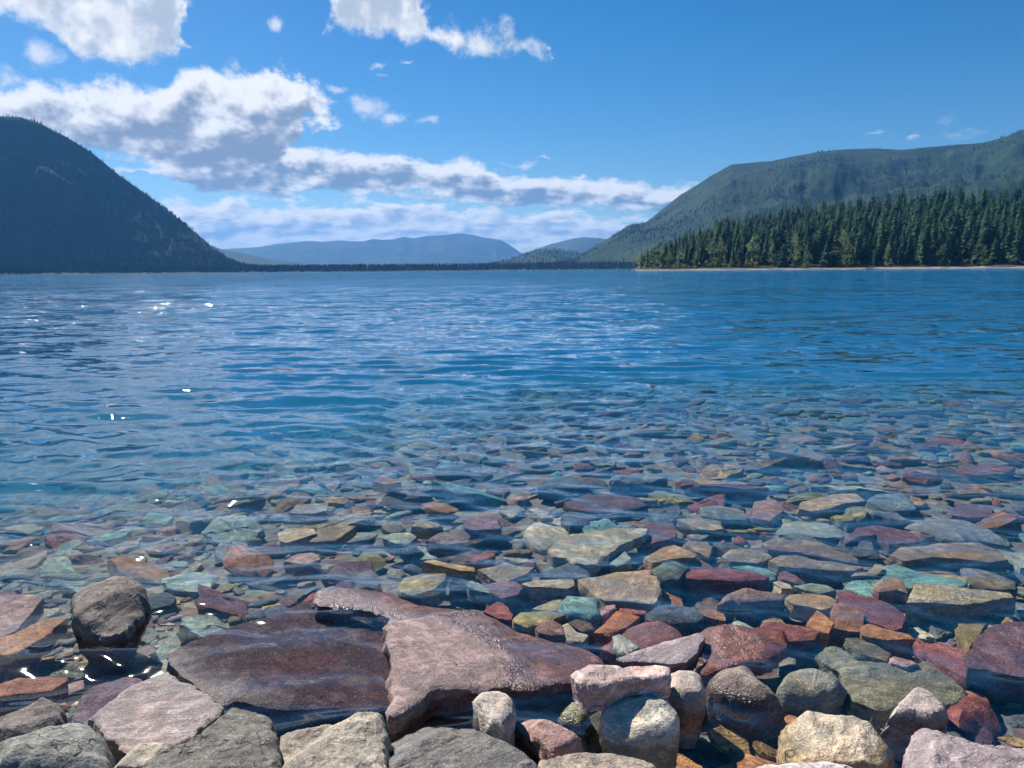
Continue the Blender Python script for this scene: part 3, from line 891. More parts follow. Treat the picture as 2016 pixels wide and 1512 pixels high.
def build_forest():
    r = np.random.default_rng(21)
    spots = []
    lim_hi = azel(2130, 500)[0]
    s = 29.0
    while s < 345:
        a = S_AZ[1] + r.uniform(0, 0.01) + 0.004 + 0.00004 * s
        while a < lim_hi:
            rr = np.interp(a, S_AZ, S_R) + s
            ss = s + r.uniform(-7, 7)
            spots.append((a + r.uniform(-0.003, 0.003), ss))
            a += r.uniform(4.2, 8.0) / rr
        s += 11 + s * 0.035
    trees = []
    for a, s in spots:
        z = float(rise_z(a, s)); rr = float(shore_r(a)) + s
        tip = np.clip((a - S_AZ[1]) / 0.11, 0, 1)
        h = r.uniform(15, 30) * (0.40 + 0.60 * tip) * (0.8 if r.random() < 0.15 else 1.0)
        if s < 36: h *= r.uniform(0.55, 0.95)
        trees.append((s, rr * math.sin(a), rr * math.cos(a), z, h, a))
    trees.sort()
    front = trees[:292]; back = trees[292:]
    for k, (s, x, y, z, h, a) in enumerate(front):
        if s < 40:
            lab, grp = 'dark conifer at the front edge of the forest, just above the beach', 'conifers along the forest edge'
        elif s < 85:
            lab, grp = 'tall dark green conifer inside the forest, behind the front edge', 'conifers inside the forest'
        else:
            lab, grp = 'dark green conifer high on the wooded rise behind the beach', 'conifers on the wooded rise'
        plant('conifer', CONIFERS[r.integers(len(CONIFERS))], (x, y, z), h, r.uniform(0.95, 1.5), r.uniform(0, 6.28), lab, 'conifer', grp)
    # the rows further up the rise, seen only as tops: one mass
    vs, fs, base = [], [], 0
    arr = []
    for tr, cr in CONIFERS:
        co = np.zeros(len(cr.vertices) * 3, np.float32); cr.vertices.foreach_get('co', co)
        fi = np.zeros(len(cr.loops), np.int32); cr.loops.foreach_get('vertex_index', fi)
        arr.append((co.reshape(-1, 3), fi.reshape(-1, 3)))
    for s, x, y, z, h, a in back:
        co, fi = arr[r.integers(len(arr))]
        q = r.uniform(0, 6.28); w = h * r.uniform(0.95, 1.5)
        c = co.copy(); c[:, 0] = w * (co[:, 0] * math.cos(q) - co[:, 1] * math.sin(q)) + x
        c[:, 1] = w * (co[:, 0] * math.sin(q) + co[:, 1] * math.cos(q)) + y; c[:, 2] = co[:, 2] * h + z
        vs.append(c); fs.append(fi + base); base += len(co)
    if vs:
        me = mesh_np('forest', np.concatenate(vs), np.concatenate(fs), False)
        tag(link('forest', me, leaf_material('forest_needles', (0.022, 0.070, 0.038), (0.066, 0.140, 0.058), 0.06, 0.36, False)), 'massed conifer tops filling the upper part of the wooded rise', None, None, 'stuff')
    print('forest', len(front), len(back))
    # pale broadleaf trees and willows along the beach
    L = [(1262, 11, 1.3, 'rounded olive-green broadleaf tree at the tip of the wooded point'),
         (1285, 13, 1.0, 'tall olive broadleaf tree next to the tip of the wooded point'),
         (1303, 12, 1.0, 'pale green broadleaf tree in the clump near the tip of the point'),
         (1318, 9, 1.0, 'short pale broadleaf tree at the near end of the tip clump'),
         (1338, 9.5, 1.0, 'greyish slender broadleaf tree beside the beach, past the tip clump'),
         (1368, 9, 1.1, 'low spreading pale broadleaf tree against the dark conifers'),
         (1398, 14, 0.8, 'slim whitish-green tree, first of the pale pair on the beach'),
         (1418, 15.5, 0.8, 'slim whitish-green tree, taller of the pale pair on the beach'),
         (1482, 16, 0.9, 'bright yellow-green tree standing out against dark conifers'),
         (1520, 13, 0.7, 'thin yellow-green tree between two shrubs on the beach'),
         (1565, 17, 0.8, 'tall thin pale-crowned tree in the middle of the beach'),
         (1590, 8, 1.0, 'small rounded green tree beside the tall pale-crowned one'),
         (1655, 18, 0.95, 'large rounded olive tree in front of the tall forest'),
         (1668, 13, 0.8, 'pale narrow tree overlapping the large olive tree'),
         (1745, 11, 0.7, 'grey-green thin tree with a bare foot above the beach'),
         (1850, 10, 0.7, 'thin pale tree below the tallest conifers'),
         (1935, 9, 1.0, 'small light green tree above the driftwood end of the beach')]
    for px, h, w, lab in L:
        a = azel(px, 528)[0]; s = r.uniform(13, 17); rr = float(shore_r(a)) + s
        plant('broadleaf_tree', LEAFY[r.integers(len(LEAFY))], (rr * math.sin(a), rr * math.cos(a), float(rise_z(a, s)) - 0.1), h * 1.5, w * 1.0, r.uniform(0, 6.28), lab, 'tree', 'pale broadleaf trees along the beach')
    S = [(1246, 5, 'low shrub at the very tip of the wooded point'), (1330, 5, 'shrub under the greyish slender tree'), (1352, 4.5, 'shrub between the slender and the spreading trees'), (1385, 4, 'shrub below the first of the pale pair'), (1440, 6, 'rounded willow shrub beside the pale pair'), (1455, 6.5, 'larger rounded willow shrub before the yellow-green tree'), (1483, 5, 'shrub under the bright yellow-green tree'), (1575, 5.5, 'shrub at the foot of the tall pale-crowned tree'), (1625, 4, 'small dark shrub before the large olive tree'), (1690, 5, 'shrub beside the pale narrow tree'), (1750, 4.5, 'reddish-grey shrub at the foot of the thin grey tree'), (1768, 5.5, 'upright shrub next to the thin grey tree'), (1812, 5, 'round shrub midway along the open beach'), (1868, 5, 'narrow shrub below the dark conifers'), (1902, 6, 'broad willow shrub on the widening beach'), (1938, 5, 'shrub behind the driftwood log'), (1968, 5, 'shrub at the end of the driftwood log'), (1998, 7, 'large willow shrub at the edge of the view')]
    for px, h, lab in S:
        a = azel(px, 528)[0]; s = r.uniform(10, 13); rr = float(shore_r(a)) + s
        plant('shrub', SHRUBS[r.integers(len(SHRUBS))], (rr * math.sin(a), rr * math.cos(a), float(rise_z(a, s)) - 0.1), h, r.uniform(0.75, 1.1), r.uniform(0, 6.28), lab, 'shrub', 'shrubs along the beach')


build_forest()


# ------------------------------------------------------------------ driftwood and boats
def tube_mesh(name, path, radii, n=8, jitter=0.0, seed=0):
    r = np.random.default_rng(seed); V, F = [], []
    for k, (p, rr) in enumerate(zip(path, radii)):
        d = np.array(path[min(k + 1, len(path) - 1)]) - np.array(path[max(k - 1, 0)]); d = d / np.linalg.norm(d)
        x = np.cross(d, (0, 0, 1.0)); x /= np.linalg.norm(x); y = np.cross(x, d)
        for i in range(n):
            a = i * 6.283 / n; V.append(np.array(p) + rr * (1 + jitter * r.normal()) * (math.cos(a) * x + math.sin(a) * y))
    for k in range(len(path) - 1):
        for i in range(n):
            F.append((k * n + i, k * n + (i + 1) % n, (k + 1) * n + (i + 1) % n, (k + 1) * n + i))
    me = bpy.data.meshes.new(name)
    F += [tuple(range(n))[::-1], tuple((len(path) - 1) * n + i for i in range(n))]
    me.from_pydata([tuple(v) for v in V], [], F); me.shade_smooth()
    return me


M_DRIFT = plain('bleached_wood', (0.42, 0.38, 0.33), 0.9, 0.1)
for px, ln, th, s, rot, lab in ((1958, 16, 0.55, 5.5, 0.05, 'long bleached driftwood log lying along the beach'), (1712, 6, 0.35, 4.5, 0.3, 'short driftwood log on the middle of the beach'), (1252, 8, 0.4, 4, -0.2, 'driftwood log near the tip of the wooded point'), (1860, 5, 0.3, 4, 0.1, 'small driftwood log below the open beach shrub')):
    a = azel(px, 525)[0]; rr = float(shore_r(a)) + s
    path = [(-ln / 2, 0, 0.1), (-ln / 4, 0.1, 0.2), (0, 0, 0.25), (ln / 4, -0.1, 0.3), (ln / 2, 0, 0.45)]
    o = link('driftwood_log', tube_mesh('driftwood_log', path, [th, th * .95, th * .85, th * .75, th * .5], 8, 0.06, px), M_DRIFT)
    o.location = (rr * math.sin(a), rr * math.cos(a), float(rise_z(a, s)) + th * 0.3); o.rotation_euler = (0, 0, -a * 0.6 - 0.35 + rot)
    tag(o, lab, 'log', 'driftwood on the beach')

M_HULL = plain('white_hull', (0.78, 0.79, 0.80), 0.35, 0.5, 0.05)
M_RED = plain('red_hull', (0.42, 0.12, 0.09), 0.5, 0.4, 0.1)
M_GLASSY = plain('dark_glass', (0.03, 0.04, 0.05), 0.15, 0.6, 0.1)
M_ALU = plain('pale_metal', (0.6, 0.6, 0.6), 0.4, 0.5, 0.05)


def hull_mesh(L, W, H):
    V, F = [], []
    st = [(-0.5, 0.85), (-0.25, 1.0), (0.1, 0.95), (0.32, 0.66), (0.5, 0.04)]
    for x, w in st:
        sh = 1 + 0.25 * max(0, x)
        V += [(x * L, -w * W / 2, H * sh), (x * L * 0.96, -w * W * 0.36, -0.1 * H), (x * L * 0.94, 0, -0.35 * H), (x * L * 0.96, w * W * 0.36, -0.1 * H), (x * L, w * W / 2, H * sh)]
    for k in range(4):
        for i in range(4):
            F.append((k * 5 + i, k * 5 + i + 1, (k + 1) * 5 + i + 1, (k + 1) * 5 + i))
        F.append((k * 5, (k + 1) * 5, (k + 1) * 5 + 4, k * 5 + 4))
    F.append((0, 4, 3, 2, 1)); F.append((20, 21, 22, 23, 24))
    me = bpy.data.meshes.new('hull'); me.from_pydata(V, [], F)
    return me


def cabin_mesh(l, w, h, taper=0.75):
    V = [(-l / 2, -w / 2, 0), (l / 2, -w / 2, 0), (l / 2, w / 2, 0), (-l / 2, w / 2, 0), (-l / 2 * .9, -w / 2 * taper, h), (l / 2 * .6, -w / 2 * taper, h), (l / 2 * .6, w / 2 * taper, h), (-l / 2 * .9, w / 2 * taper, h)]
    me = bpy.data.meshes.new('cabin')
    me.from_pydata(V, [], [(3, 2, 1, 0), (4, 5, 6, 7), (0, 1, 5, 4), (1, 2, 6, 5), (2, 3, 7, 6), (3, 0, 4, 7)])
    return me


def boat(px, y, L, rz, hull_mat, mast, label, grp):
    p = at_y(px, 535, y)
    root = empty('sailing_boat' if mast else 'motor_boat', (p.x, p.y, 0.05), rz)
    tag(root, label, 'boat', grp)
    H = L * 0.16
    link('hull', hull_mesh(L, L * 0.32, H), hull_mat, root)
    c = link('cabin', cabin_mesh(L * 0.4, L * 0.22, L * 0.15), M_HULL, root); c.location = (-L * 0.02, 0, H * 1.01)
    for s in (-1, 1):
        wn = link('window', cabin_mesh(L * 0.22, 0.06, L * 0.06, 1.0), M_GLASSY, c); wn.location = (-0.02 * L, s * L * 0.104, L * 0.05)
    if mast:
        link('mast', tube_mesh('mast', [(L * .08, 0, H), (L * .08, 0.01, L * 0.7), (L * .08, 0, L * 1.35)], [0.12, 0.1, 0.06], 6), M_ALU, root)
        link('boom', tube_mesh('boom', [(L * .07, 0, H * 2.4), (-L * .15, 0.01, H * 2.4), (-L * .38, 0, H * 2.45)], [0.22, 0.26, 0.16], 6), M_HULL, root)
    else:
        link('windscreen', cabin_mesh(L * 0.04, L * 0.2, L * 0.1, 0.9), M_GLASSY, root).location = (L * 0.21, 0, H * 1.08)


boat(933, 2130, 10, 0.2, M_HULL, False, 'white motor boat moored alone off the far shore', 'boats off the far shore')
boat(975, 2110, 9, 0.5, M_HULL, True, 'white sailing boat nearest the lone motor boat', 'boats off the far shore')
boat(996, 2140, 8, -0.3, M_HULL, True, 'smaller sailing boat between the other sailing boat and the motor boat pair', 'boats off the far shore')
boat(1032, 2080, 9, 0.1, M_HULL, False, 'longer white motor boat of the moored pair', 'boats off the far shore')
boat(1046, 2090, 8, 2.6, M_HULL, True, 'white sailing boat moored beside the longer motor boat', 'boats off the far shore')
boat(1153, 1880, 11, 0.05, M_RED, False, 'red-hulled boat close to the far shore before the green slope', 'boats off the far shore')

# ------------------------------------------------------------------ stones
REG = {'P': (0, 0, 1.0), 'A': (0, 1050, 3.273), 'B': (300, 1100, 3.67), 'C': (700, 1100, 3.67), 'D': (1100, 1100, 3.67), 'E': (1500, 1100, 3.67),
       'G': (1000, 850, 3.877), 'H': (1500, 850, 3.907), 'I': (500, 850, 3.877)}
COLS = dict(maroon=(0.165, 0.062, 0.066), red=(0.33, 0.105, 0.080), rust=(0.36, 0.165, 0.075), orange=(0.44, 0.20, 0.085), ochre=(0.47, 0.30, 0.115), tan=(0.40, 0.32, 0.21),
            cream=(0.60, 0.53, 0.38), teal=(0.17, 0.34, 0.30), palegreen=(0.36, 0.44, 0.35), olive=(0.27, 0.25, 0.115), slate=(0.105, 0.125, 0.145), grey=(0.25, 0.255, 0.235),
            purple=(0.19, 0.115, 0.145), pink=(0.48, 0.30, 0.265), brown=(0.20, 0.135, 0.09), darkgrey=(0.12, 0.12, 0.105), pinkgrey=(0.31, 0.245, 0.235), greygreen=(0.22, 0.24, 0.19), darkbrown=(0.10, 0.08, 0.065))
LAND = []            # (centre, noun phrase, outline xy) of every traced stone
STONE_COUNT = [0]


def fractal_edge(P, spacing, amp, seed):
    """resample a closed xy outline with small natural irregularities"""
    P = np.asarray(P, float); n = len(P); out = []
    for i in range(n):
        a, b = P[i], P[(i + 1) % n]; L = np.linalg.norm(b - a); k = max(1, int(round(L / spacing)))
        for j in range(k):
            out.append(a + (b - a) * (j / k))
    Q = np.array(out)
    # cut the corners a little, then roughen
    Q = 0.84 * Q + 0.08 * np.roll(Q, 1, 0) + 0.08 * np.roll(Q, -1, 0)
    T = np.roll(Q, -1, 0) - np.roll(Q, 1, 0); T /= np.linalg.norm(T, axis=1)[:, None] + 1e-9
    N = np.stack([T[:, 1], -T[:, 0]], -1)
    f = 1 / (spacing * 7)
    d = fbm(np.stack([Q[:, 0] * f + seed, Q[:, 1] * f, 0 * Q[:, 0] + seed * 0.7], -1), 4, 0.6)
    return Q + N * (d * amp)[:, None]


def edge_dist(P, Q):
    a = Q; b = np.roll(Q, -1, 0); ab = b - a
    best = np.full(len(P), 1e9)
    for i in range(len(a)):
        ap = P - a[i]; t = np.clip((ap @ ab[i]) / (ab[i] @ ab[i] + 1e-12), 0, 1)
        d = np.linalg.norm(ap - t[:, None] * ab[i], axis=1); best = np.minimum(best, d)
    return best


def inside(P, Q):
    x, y = P[:, 0], P[:, 1]; r = np.zeros(len(P), bool); j = len(Q) - 1
    for i in range(len(Q)):
        xi, yi = Q[i]; xj, yj = Q[j]
        c = ((yi > y) != (yj > y)) & (x < (xj - xi) * (y - yi) / (yj - yi + 1e-12) + xi)
        r ^= c; j = i
    return r


def traced_stone(reg, pts, noun, label, col, z=0.0, th=0.09, dome=0.002, rnd=0.10, rough=0.0042, ctrl=None, kind='stone', group=None, fine=1.0, steps=0.0, taper=0.0):
    ox, oy, k = REG[reg]
    px = [(ox + x / k, oy + y / k) for x, y in pts]
    STONE_COUNT[0] += 1; seed = STONE_COUNT[0] * 3.17
    if ctrl:
        c = [np.array(at_z(x, y, zz)) for x, y, zz in ctrl]
        nrm = np.cross(c[1] - c[0], c[2] - c[0]); gx, gy = -nrm[0] / nrm[2], -nrm[1] / nrm[2]; c0 = c[0]
    else:
        r = np.random.default_rng(int(seed * 100))
        gx, gy = r.uniform(-0.05, 0.05, 2); cx, cy = np.mean(px, axis=0); c0 = np.array(at_z(cx, cy, z))
    nrm = np.array((-gx, -gy, 1.0)); cam0 = np.array((0, 0, CAM_H))
    W = []
    for x, y in px:
        d = np.array(ray(x, y)); t = ((c0 - cam0) @ nrm) / (d @ nrm); W.append(cam0 + d * t)
    W = np.array(W)
    O = W[:, :2].mean(0)
    P2 = W[:, :2]
    area2 = np.sum(P2[:, 0] * np.roll(P2[:, 1], -1) - np.roll(P2[:, 0], -1) * P2[:, 1])
    if area2 < 0:
        P2 = P2[::-1]
    per = np.linalg.norm(P2 - np.roll(P2, -1, 0), axis=1).sum()
    ppx = sum(math.dist(px[i], px[i - 1]) for i in range(len(px)))
    nb = int(np.clip(ppx / 5.0 * fine, 40, 260)); sp = per / nb
    Q = fractal_edge(P2, sp, min(0.020, per * 0.014), seed)
    lo, hi = Q.min(0), Q.max(0)
    g = sp * 1.1
    xs = np.arange(lo[0], hi[0], g); ys = np.arange(lo[1], hi[1], g * 0.87)
    GX, GY = np.meshgrid(xs, ys); GX[1::2] += g / 2
    G = np.stack([GX, GY], -1).reshape(-1, 2)
    G += np.random.default_rng(int(seed * 10)).uniform(-0.22, 0.22, G.shape) * g
    G = G[inside(G, Q)]
    if len(G):
        d = edge_dist(G, Q); G = G[d > g * 0.45]
    n = len(Q)
    pts2 = [Vector(p) for p in np.concatenate([Q, G])] if len(G) else [Vector(p) for p in Q]
    vo, eo, fo, _, _, _ = delaunay_2d_cdt(pts2, [(i, (i + 1) % n) for i in range(n)], [], 1, 1e-6)
    V2 = np.array([(v.x, v.y) for v in vo])
    d = edge_dist(V2, Q); inr = max(d.max(), 1e-4)
    t = np.clip(d / (inr * rnd), 0, 1)
    zt = c0[2] + (V2 - c0[:2]) @ np.array((gx, gy)) + dome * np.sqrt(np.clip(1 - (1 - t) ** 2, 0, 1))
    q3 = np.stack([V2[:, 0], V2[:, 1], 0 * V2[:, 0] + seed], -1)
    rel = np.clip(d / (3 * sp), 0.25, 1)
    nz = fbm(q3 * (2.2 / max(inr, 0.02) * 0.35), 3) * 1.3 + 0.7 * fbm(q3 * 26, 4, 0.6) + 0.14 * fbm(q3 * 70, 2, 0.6, True)
    zt = zt + rough * nz * rel
    if steps:
        # chiselled faces: a few sloping planes cut the top
        rf = np.random.default_rng(int(seed * 31))
        cut = np.zeros(len(V2)); C = V2.mean(0)
        for kf in range(13):
            an = rf.uniform(0, 6.283); sl = rf.uniform(0.12, 0.75) * min(1.0, steps / 0.012); r0 = rf.uniform(0.45, 1.5) * inr
            cut = np.minimum(cut, -sl * ((V2 - C) @ np.array((math.cos(an), math.sin(an))) - r0))
        zt = zt + np.maximum(cut, -min(0.5 * th, steps * 2.8))
    # side walls: outer ring in order, then rings going down
    tree = {}
    ringidx = []
    VV = V2
    for p in Q:
        ringidx.append(int(np.argmin(((VV - p) ** 2).sum(1))))
    verts = [tuple(a) for a in np.concatenate([V2 - O, zt[:, None]], 1)]
    faces = [tuple(f) for f in fo]
    T = np.roll(Q, -1, 0) - np.roll(Q, 1, 0); T /= np.linalg.norm(T, axis=1)[:, None] + 1e-9
    N = np.stack([T[:, 1], -T[:, 0]], -1)
    prev = ringidx
    levels = (0.12, 0.35, 0.62, 1.0)
    bulge = min(0.05 * th, inr * 0.08)
    zr = zt[ringidx]; zb = np.minimum(zr - 0.02, c0[2] - th)
    for L in levels:
        off = bulge * math.sin(min(1, L * 1.4) * math.pi * 0.9) - (0.35 * bulge if L == 1.0 else 0) - min(taper, 0.5 * inr) * max(0.0, L - 0.12)
        jit = fbm(np.stack([Q[:, 0] * 14 + seed, Q[:, 1] * 14, 0 * Q[:, 0] + L * 3], -1), 4, 0.6) * min(0.022, th * 0.24)
        R = Q + N * (off + jit)[:, None]
        z2 = zr + (zb - zr) * L
        base = len(verts)
        verts += [(R[i, 0] - O[0], R[i, 1] - O[1], z2[i]) for i in range(n)]
        cur = list(range(base, base + n))
        for i in range(n):
            j = (i + 1) % n
            if len({prev[i], prev[j], cur[j], cur[i]}) == 4:
                faces.append((prev[i], cur[i], cur[j], prev[j]))
        prev = cur
    faces.append(tuple(prev[::-1]))
    me = bpy.data.meshes.new(kind)
    me.from_pydata(verts, [], faces); me.validate()
    bm = bmesh.new(); bm.from_mesh(me); bmesh.ops.recalc_face_normals(bm, faces=bm.faces); bm.to_mesh(me); bm.free()
    me.shade_smooth()
    try:
        me.set_sharp_from_angle(angle=math.radians(38))
    except Exception:
        pass
    o = link(kind, me, M_ROCK)
    o.location = (O[0], O[1], 0)
    c = COLS[col] if isinstance(col, str) else col
    rr = random.uniform(0.9, 1.1)
    o.color = (c[0] * rr, c[1] * rr, c[2] * rr, 1)
    tag(o, label, 'rock' if kind == 'boulder' else 'stone', group)
    LAND.append((O, noun, Q))
    return o


TS = traced_stone
SHO = 'stones along the water edge'
BED = 'stones under the clear water'
# --- stones at and above the waterline
TS('A', [(468, 400), (478, 555), (560, 590), (690, 590), (810, 560), (900, 470), (955, 390), (900, 320), (760, 285), (560, 290), (490, 330)], 'lone boulder', 'lumpy brown-grey boulder standing alone out of the shallow water', (0.12, 0.092, 0.068), z=0.055, th=0.22, dome=0.035, rnd=0.6, rough=0.016, taper=0.09, kind='boulder', fine=1.7, steps=0.022)
TS('P', [(325, 1290), (382, 1261), (463, 1231), (545, 1209), (619, 1178), (640, 1190), (665, 1206), (757, 1240), (764, 1290), (776, 1397), (703, 1397), (654, 1394), (545, 1398), (469, 1381), (439, 1389), (403, 1362), (352, 1326)], 'dark maroon slab', 'big dark maroon slab awash under a thin film of water', (0.058, 0.024, 0.030), ctrl=[(340, 1300, -0.012), (440, 1380, -0.013), (740, 1250, -0.058)], th=0.15, dome=0.002, rnd=0.08, rough=0.0075, group=SHO, fine=1.5)
TS('P', [(619, 1176), (628, 1154), (654, 1145), (681, 1150), (763, 1157), (798, 1172), (817, 1182), (852, 1187), (890, 1190), (934, 1201), (975, 1217), (1021, 1236), (1092, 1255), (1147, 1269), (1180, 1285), (1188, 1296), (1163, 1315), (1133, 1323), (1130, 1332), (1081, 1337), (1040, 1340), (972, 1344), (907, 1348), (852, 1353), (814, 1375), (776, 1397), (768, 1395), (780, 1367), (771, 1345), (767, 1290), (760, 1252), (764, 1222), (768, 1209), (735, 1196), (700, 1190), (665, 1187), (629, 1184)], 'broad pinkish slab', 'broad pinkish-brown slab, dry in front with its wet maroon side under water', (0.20, 0.105, 0.098), ctrl=[(775, 1310, 0.050), (900, 1240, 0.000), (1110, 1318, -0.004)], th=0.10, dome=0.006, rnd=0.08, rough=0.0060, group=SHO, fine=1.9, steps=0.007)
TS('A', [(555, 1200), (700, 1085), (850, 980), (1080, 900), (1250, 990), (1440, 1130), (1420, 1180), (1150, 1370), (850, 1420), (815, 1440), (640, 1260)], 'flat pinkish-grey slab', 'flat pinkish-grey slab with a five-sided top by the maroon slab', (0.23, 0.17, 0.16), z=0.055, th=0.17, dome=0.005, rnd=0.1, rough=0.004, group=SHO, fine=1.5)
TS('A', [(-60, 1185), (60, 1130), (270, 1015), (390, 1090), (400, 1190), (290, 1290), (120, 1330), (-60, 1420)], 'dark tilted rock', 'dark brown tilted rock above the grey-green boulder', 'darkbrown', z=0.07, th=0.18, dome=0.012, rnd=0.3, rough=0.012, group=SHO, fine=1.4, steps=0.02, kind='boulder')
TS('A', [(-60, 1460), (130, 1385), (350, 1310), (500, 1285), (610, 1305), (690, 1370), (720, 1460), (700, 1640), (-60, 1640)], 'grey-green boulder', 'smooth grey-green boulder cut off by the corner of the view', (0.15, 0.165, 0.13), z=0.075, th=0.22, dome=0.065, rnd=0.75, rough=0.010, group=SHO, kind='boulder', fine=1.4)
TS('A', [(780, 1475), (830, 1420), (890, 1380), (1000, 1352), (1140, 1372), (1100, 1440), (960, 1520), (700, 1560)], 'small cream ledge', 'small cream-coloured stone wedged below the flat pinkish-grey slab', (0.42, 0.34, 0.22), z=0.10, th=0.2, dome=0.015, rnd=0.5, rough=0.008, group=SHO)
TS('B', [(-60, 1450), (150, 1385), (420, 1230), (550, 1070), (620, 1040), (840, 1080), (880, 1230), (940, 1512), (960, 1950), (-130, 1950)], 'dark mottled rock', 'dark mottled grey rock with a steep back edge, beside the tan block', (0.095, 0.090, 0.066), z=0.13, th=0.3, dome=0.008, rnd=0.15, rough=0.014, group=SHO, fine=1.8, steps=0.03, kind='boulder')
TS('B', [(895, 1115), (945, 1080), (1250, 1035), (1330, 1045), (1400, 1070), (1655, 1120), (1680, 1200), (1695, 1512), (1715, 1950), (985, 1950), (915, 1270)], 'tan block', 'pale tan block with a diagonal seam between two dark rocks', (0.29, 0.235, 0.15), z=0.135, th=0.3, dome=0.006, rnd=0.12, rough=0.014, group=SHO, fine=1.8, steps=0.024, kind='boulder')
TS('C', [(212, 1135), (330, 1105), (480, 1062), (720, 1037), (825, 1050), (880, 1095), (925, 1215), (1030, 1228), (1200, 1310), (1300, 1420), (1320, 1512), (1330, 1950), (262, 1950), (225, 1300)], 'charcoal rock', 'charcoal-grey rough rock with tan patches at the bottom of the view', (0.090, 0.090, 0.080), z=0.12, th=0.3, dome=0.008, rnd=0.15, rough=0.014, group=SHO, fine=1.8, steps=0.032, kind='boulder')
TS('C', [(835, 1040), (900, 990), (1030, 968), (1110, 995), (1150, 1060), (1160, 1140), (1110, 1180), (1060, 1230), (970, 1200), (900, 1110)], 'small pale tan stone', 'small pale tan stone perched behind the charcoal rock', (0.40, 0.33, 0.25), z=0.10, th=0.2, dome=0.016, rnd=0.5, taper=0.04, rough=0.008, group=SHO)
TS('C', [(1140, 1165), (1270, 1105), (1360, 1135), (1440, 1190), (1640, 1280), (1560, 1335), (1420, 1395), (1340, 1330), (1250, 1240)], 'red stone', 'brick-red angular stone half out of the water beside the cream boulder', (0.42, 0.15, 0.105), z=0.055, th=0.11, dome=0.012, rnd=0.5, rough=0.006, group=SHO, steps=0.014)
TS('C', [(1455, 1170), (1560, 1055), (1640, 1090), (1700, 1170), (1640, 1250), (1500, 1210)], 'olive stone in the gap', 'olive-brown wet stone in the shaded gap behind the red stone', 'olive', z=-0.02, th=0.1, dome=0.03, rnd=0.8, group=SHO)
TS('C', [(1650, 1180), (1750, 1110), (1860, 1100), (1880, 1330), (1700, 1330), (1640, 1290)], 'dark olive stone', 'dark olive stone sunk between the red stone and the cream boulder', (0.13, 0.11, 0.05), z=-0.06, th=0.08, dome=0.02, rnd=0.6, group=SHO)
TS('D', [(110, 825), (230, 765), (440, 778), (460, 792), (700, 768), (800, 792), (805, 850), (700, 882), (540, 868), (440, 890), (330, 925), (210, 918)], 'pink slab', 'salmon-pink slab lying across other stones above the cream boulder', (0.56, 0.345, 0.285), z=0.125, th=0.075, dome=0.004, rnd=0.15, rough=0.008, group=SHO, fine=1.5)
TS('D', [(790, 850), (860, 830), (980, 828), (1040, 870), (1055, 940), (1040, 1010), (900, 1020), (800, 970)], 'rounded pinkish cobble', 'rounded tan-pink cobble tucked under the end of the pink slab', (0.44, 0.33, 0.25), z=0.05, th=0.18, dome=0.022, rnd=0.6, taper=0.05, rough=0.004, group=SHO)
TS('D', [(290, 1150), (335, 1075), (500, 1025), (700, 1015), (800, 1050), (860, 1160), (870, 1240), (780, 1330), (560, 1400), (420, 1380), (310, 1280)], 'cream boulder', 'rounded cream-coloured boulder with creases, half shaded by the pink slab', (0.62, 0.545, 0.385), ctrl=[(1255, 1479, 0.004), (1182, 1408, 0.030), (1291, 1378, 0.060)], th=0.19, dome=0.034, rnd=0.55, rough=0.005, taper=0.06, group=SHO, fine=1.5, kind='boulder')
TS('D', [(1060, 940), (1150, 880), (1300, 840), (1400, 865), (1460, 940), (1560, 1020), (1630, 1095), (1500, 1140), (1250, 1095), (1080, 1020)], 'wet brown dome', 'smooth wet chocolate-brown dome just breaking the water', (0.17, 0.105, 0.075), z=-0.035, th=0.12, dome=0.070, rnd=1.0, rough=0.003, group=SHO, fine=1.4)
TS('E', [(120, 905), (180, 840), (280, 795), (380, 800), (560, 858), (590, 895), (560, 955), (400, 1005), (160, 968)], 'striped grey stone', 'pale grey striped stone just under the surface past the brown dome', (0.36, 0.35, 0.27), z=-0.03, th=0.1, dome=0.014, rnd=0.5, group=BED, steps=0.012)
TS('E', [(150, 1150), (200, 1110), (350, 1104), (560, 1134), (780, 1154), (870, 1235), (950, 1325), (900, 1445), (700, 1475), (400, 1485), (330, 1445), (220, 1375), (150, 1295)], 'yellow-tan stone', 'wet yellow-tan stone with rust patches at the water edge', (0.46, 0.35, 0.19), ctrl=[(1560, 1400, 0.026), (1700, 1500, 0.010), (1750, 1450, 0.022)], th=0.15, dome=0.006, rnd=0.2, rough=0.010, group=SHO, fine=1.5, steps=0.018)
TS('E', [(850, 1175), (960, 1070), (1040, 995), (1090, 950), (1200, 935), (1225, 965), (1330, 1030), (1345, 1115), (1240, 1175), (1060, 1140), (930, 1155)], 'pale-tipped stone', 'dark slanting stone with a pale pink tip out of the water', (0.42, 0.31, 0.25), z=0.018, th=0.14, dome=0.022, rnd=0.5, rough=0.008, group=SHO, steps=0.02)
TS('E', [(1060, 1225), (1120, 1178), (1250, 1145), (1500, 1155), (1700, 1184), (1950, 1184), (2120, 1205), (2120, 1950), (1000, 1950), (1040, 1400)], 'purple-grey block', 'big dry purple-grey block filling the corner of the view', (0.29, 0.20, 0.215), z=0.13, th=0.3, dome=0.006, rnd=0.12, rough=0.014, group=SHO, fine=1.8, steps=0.026, kind='boulder')
TS('E', [(-130, 1545), (0, 1495), (180, 1488), (400, 1473), (600, 1493), (700, 1535), (720, 1760), (-160, 1760)], 'pale pink edge', 'pale pink flat stone, only its top edge in view', (0.50, 0.40, 0.38), z=0.115, th=0.25, dome=0.01, rnd=0.3, group=SHO)
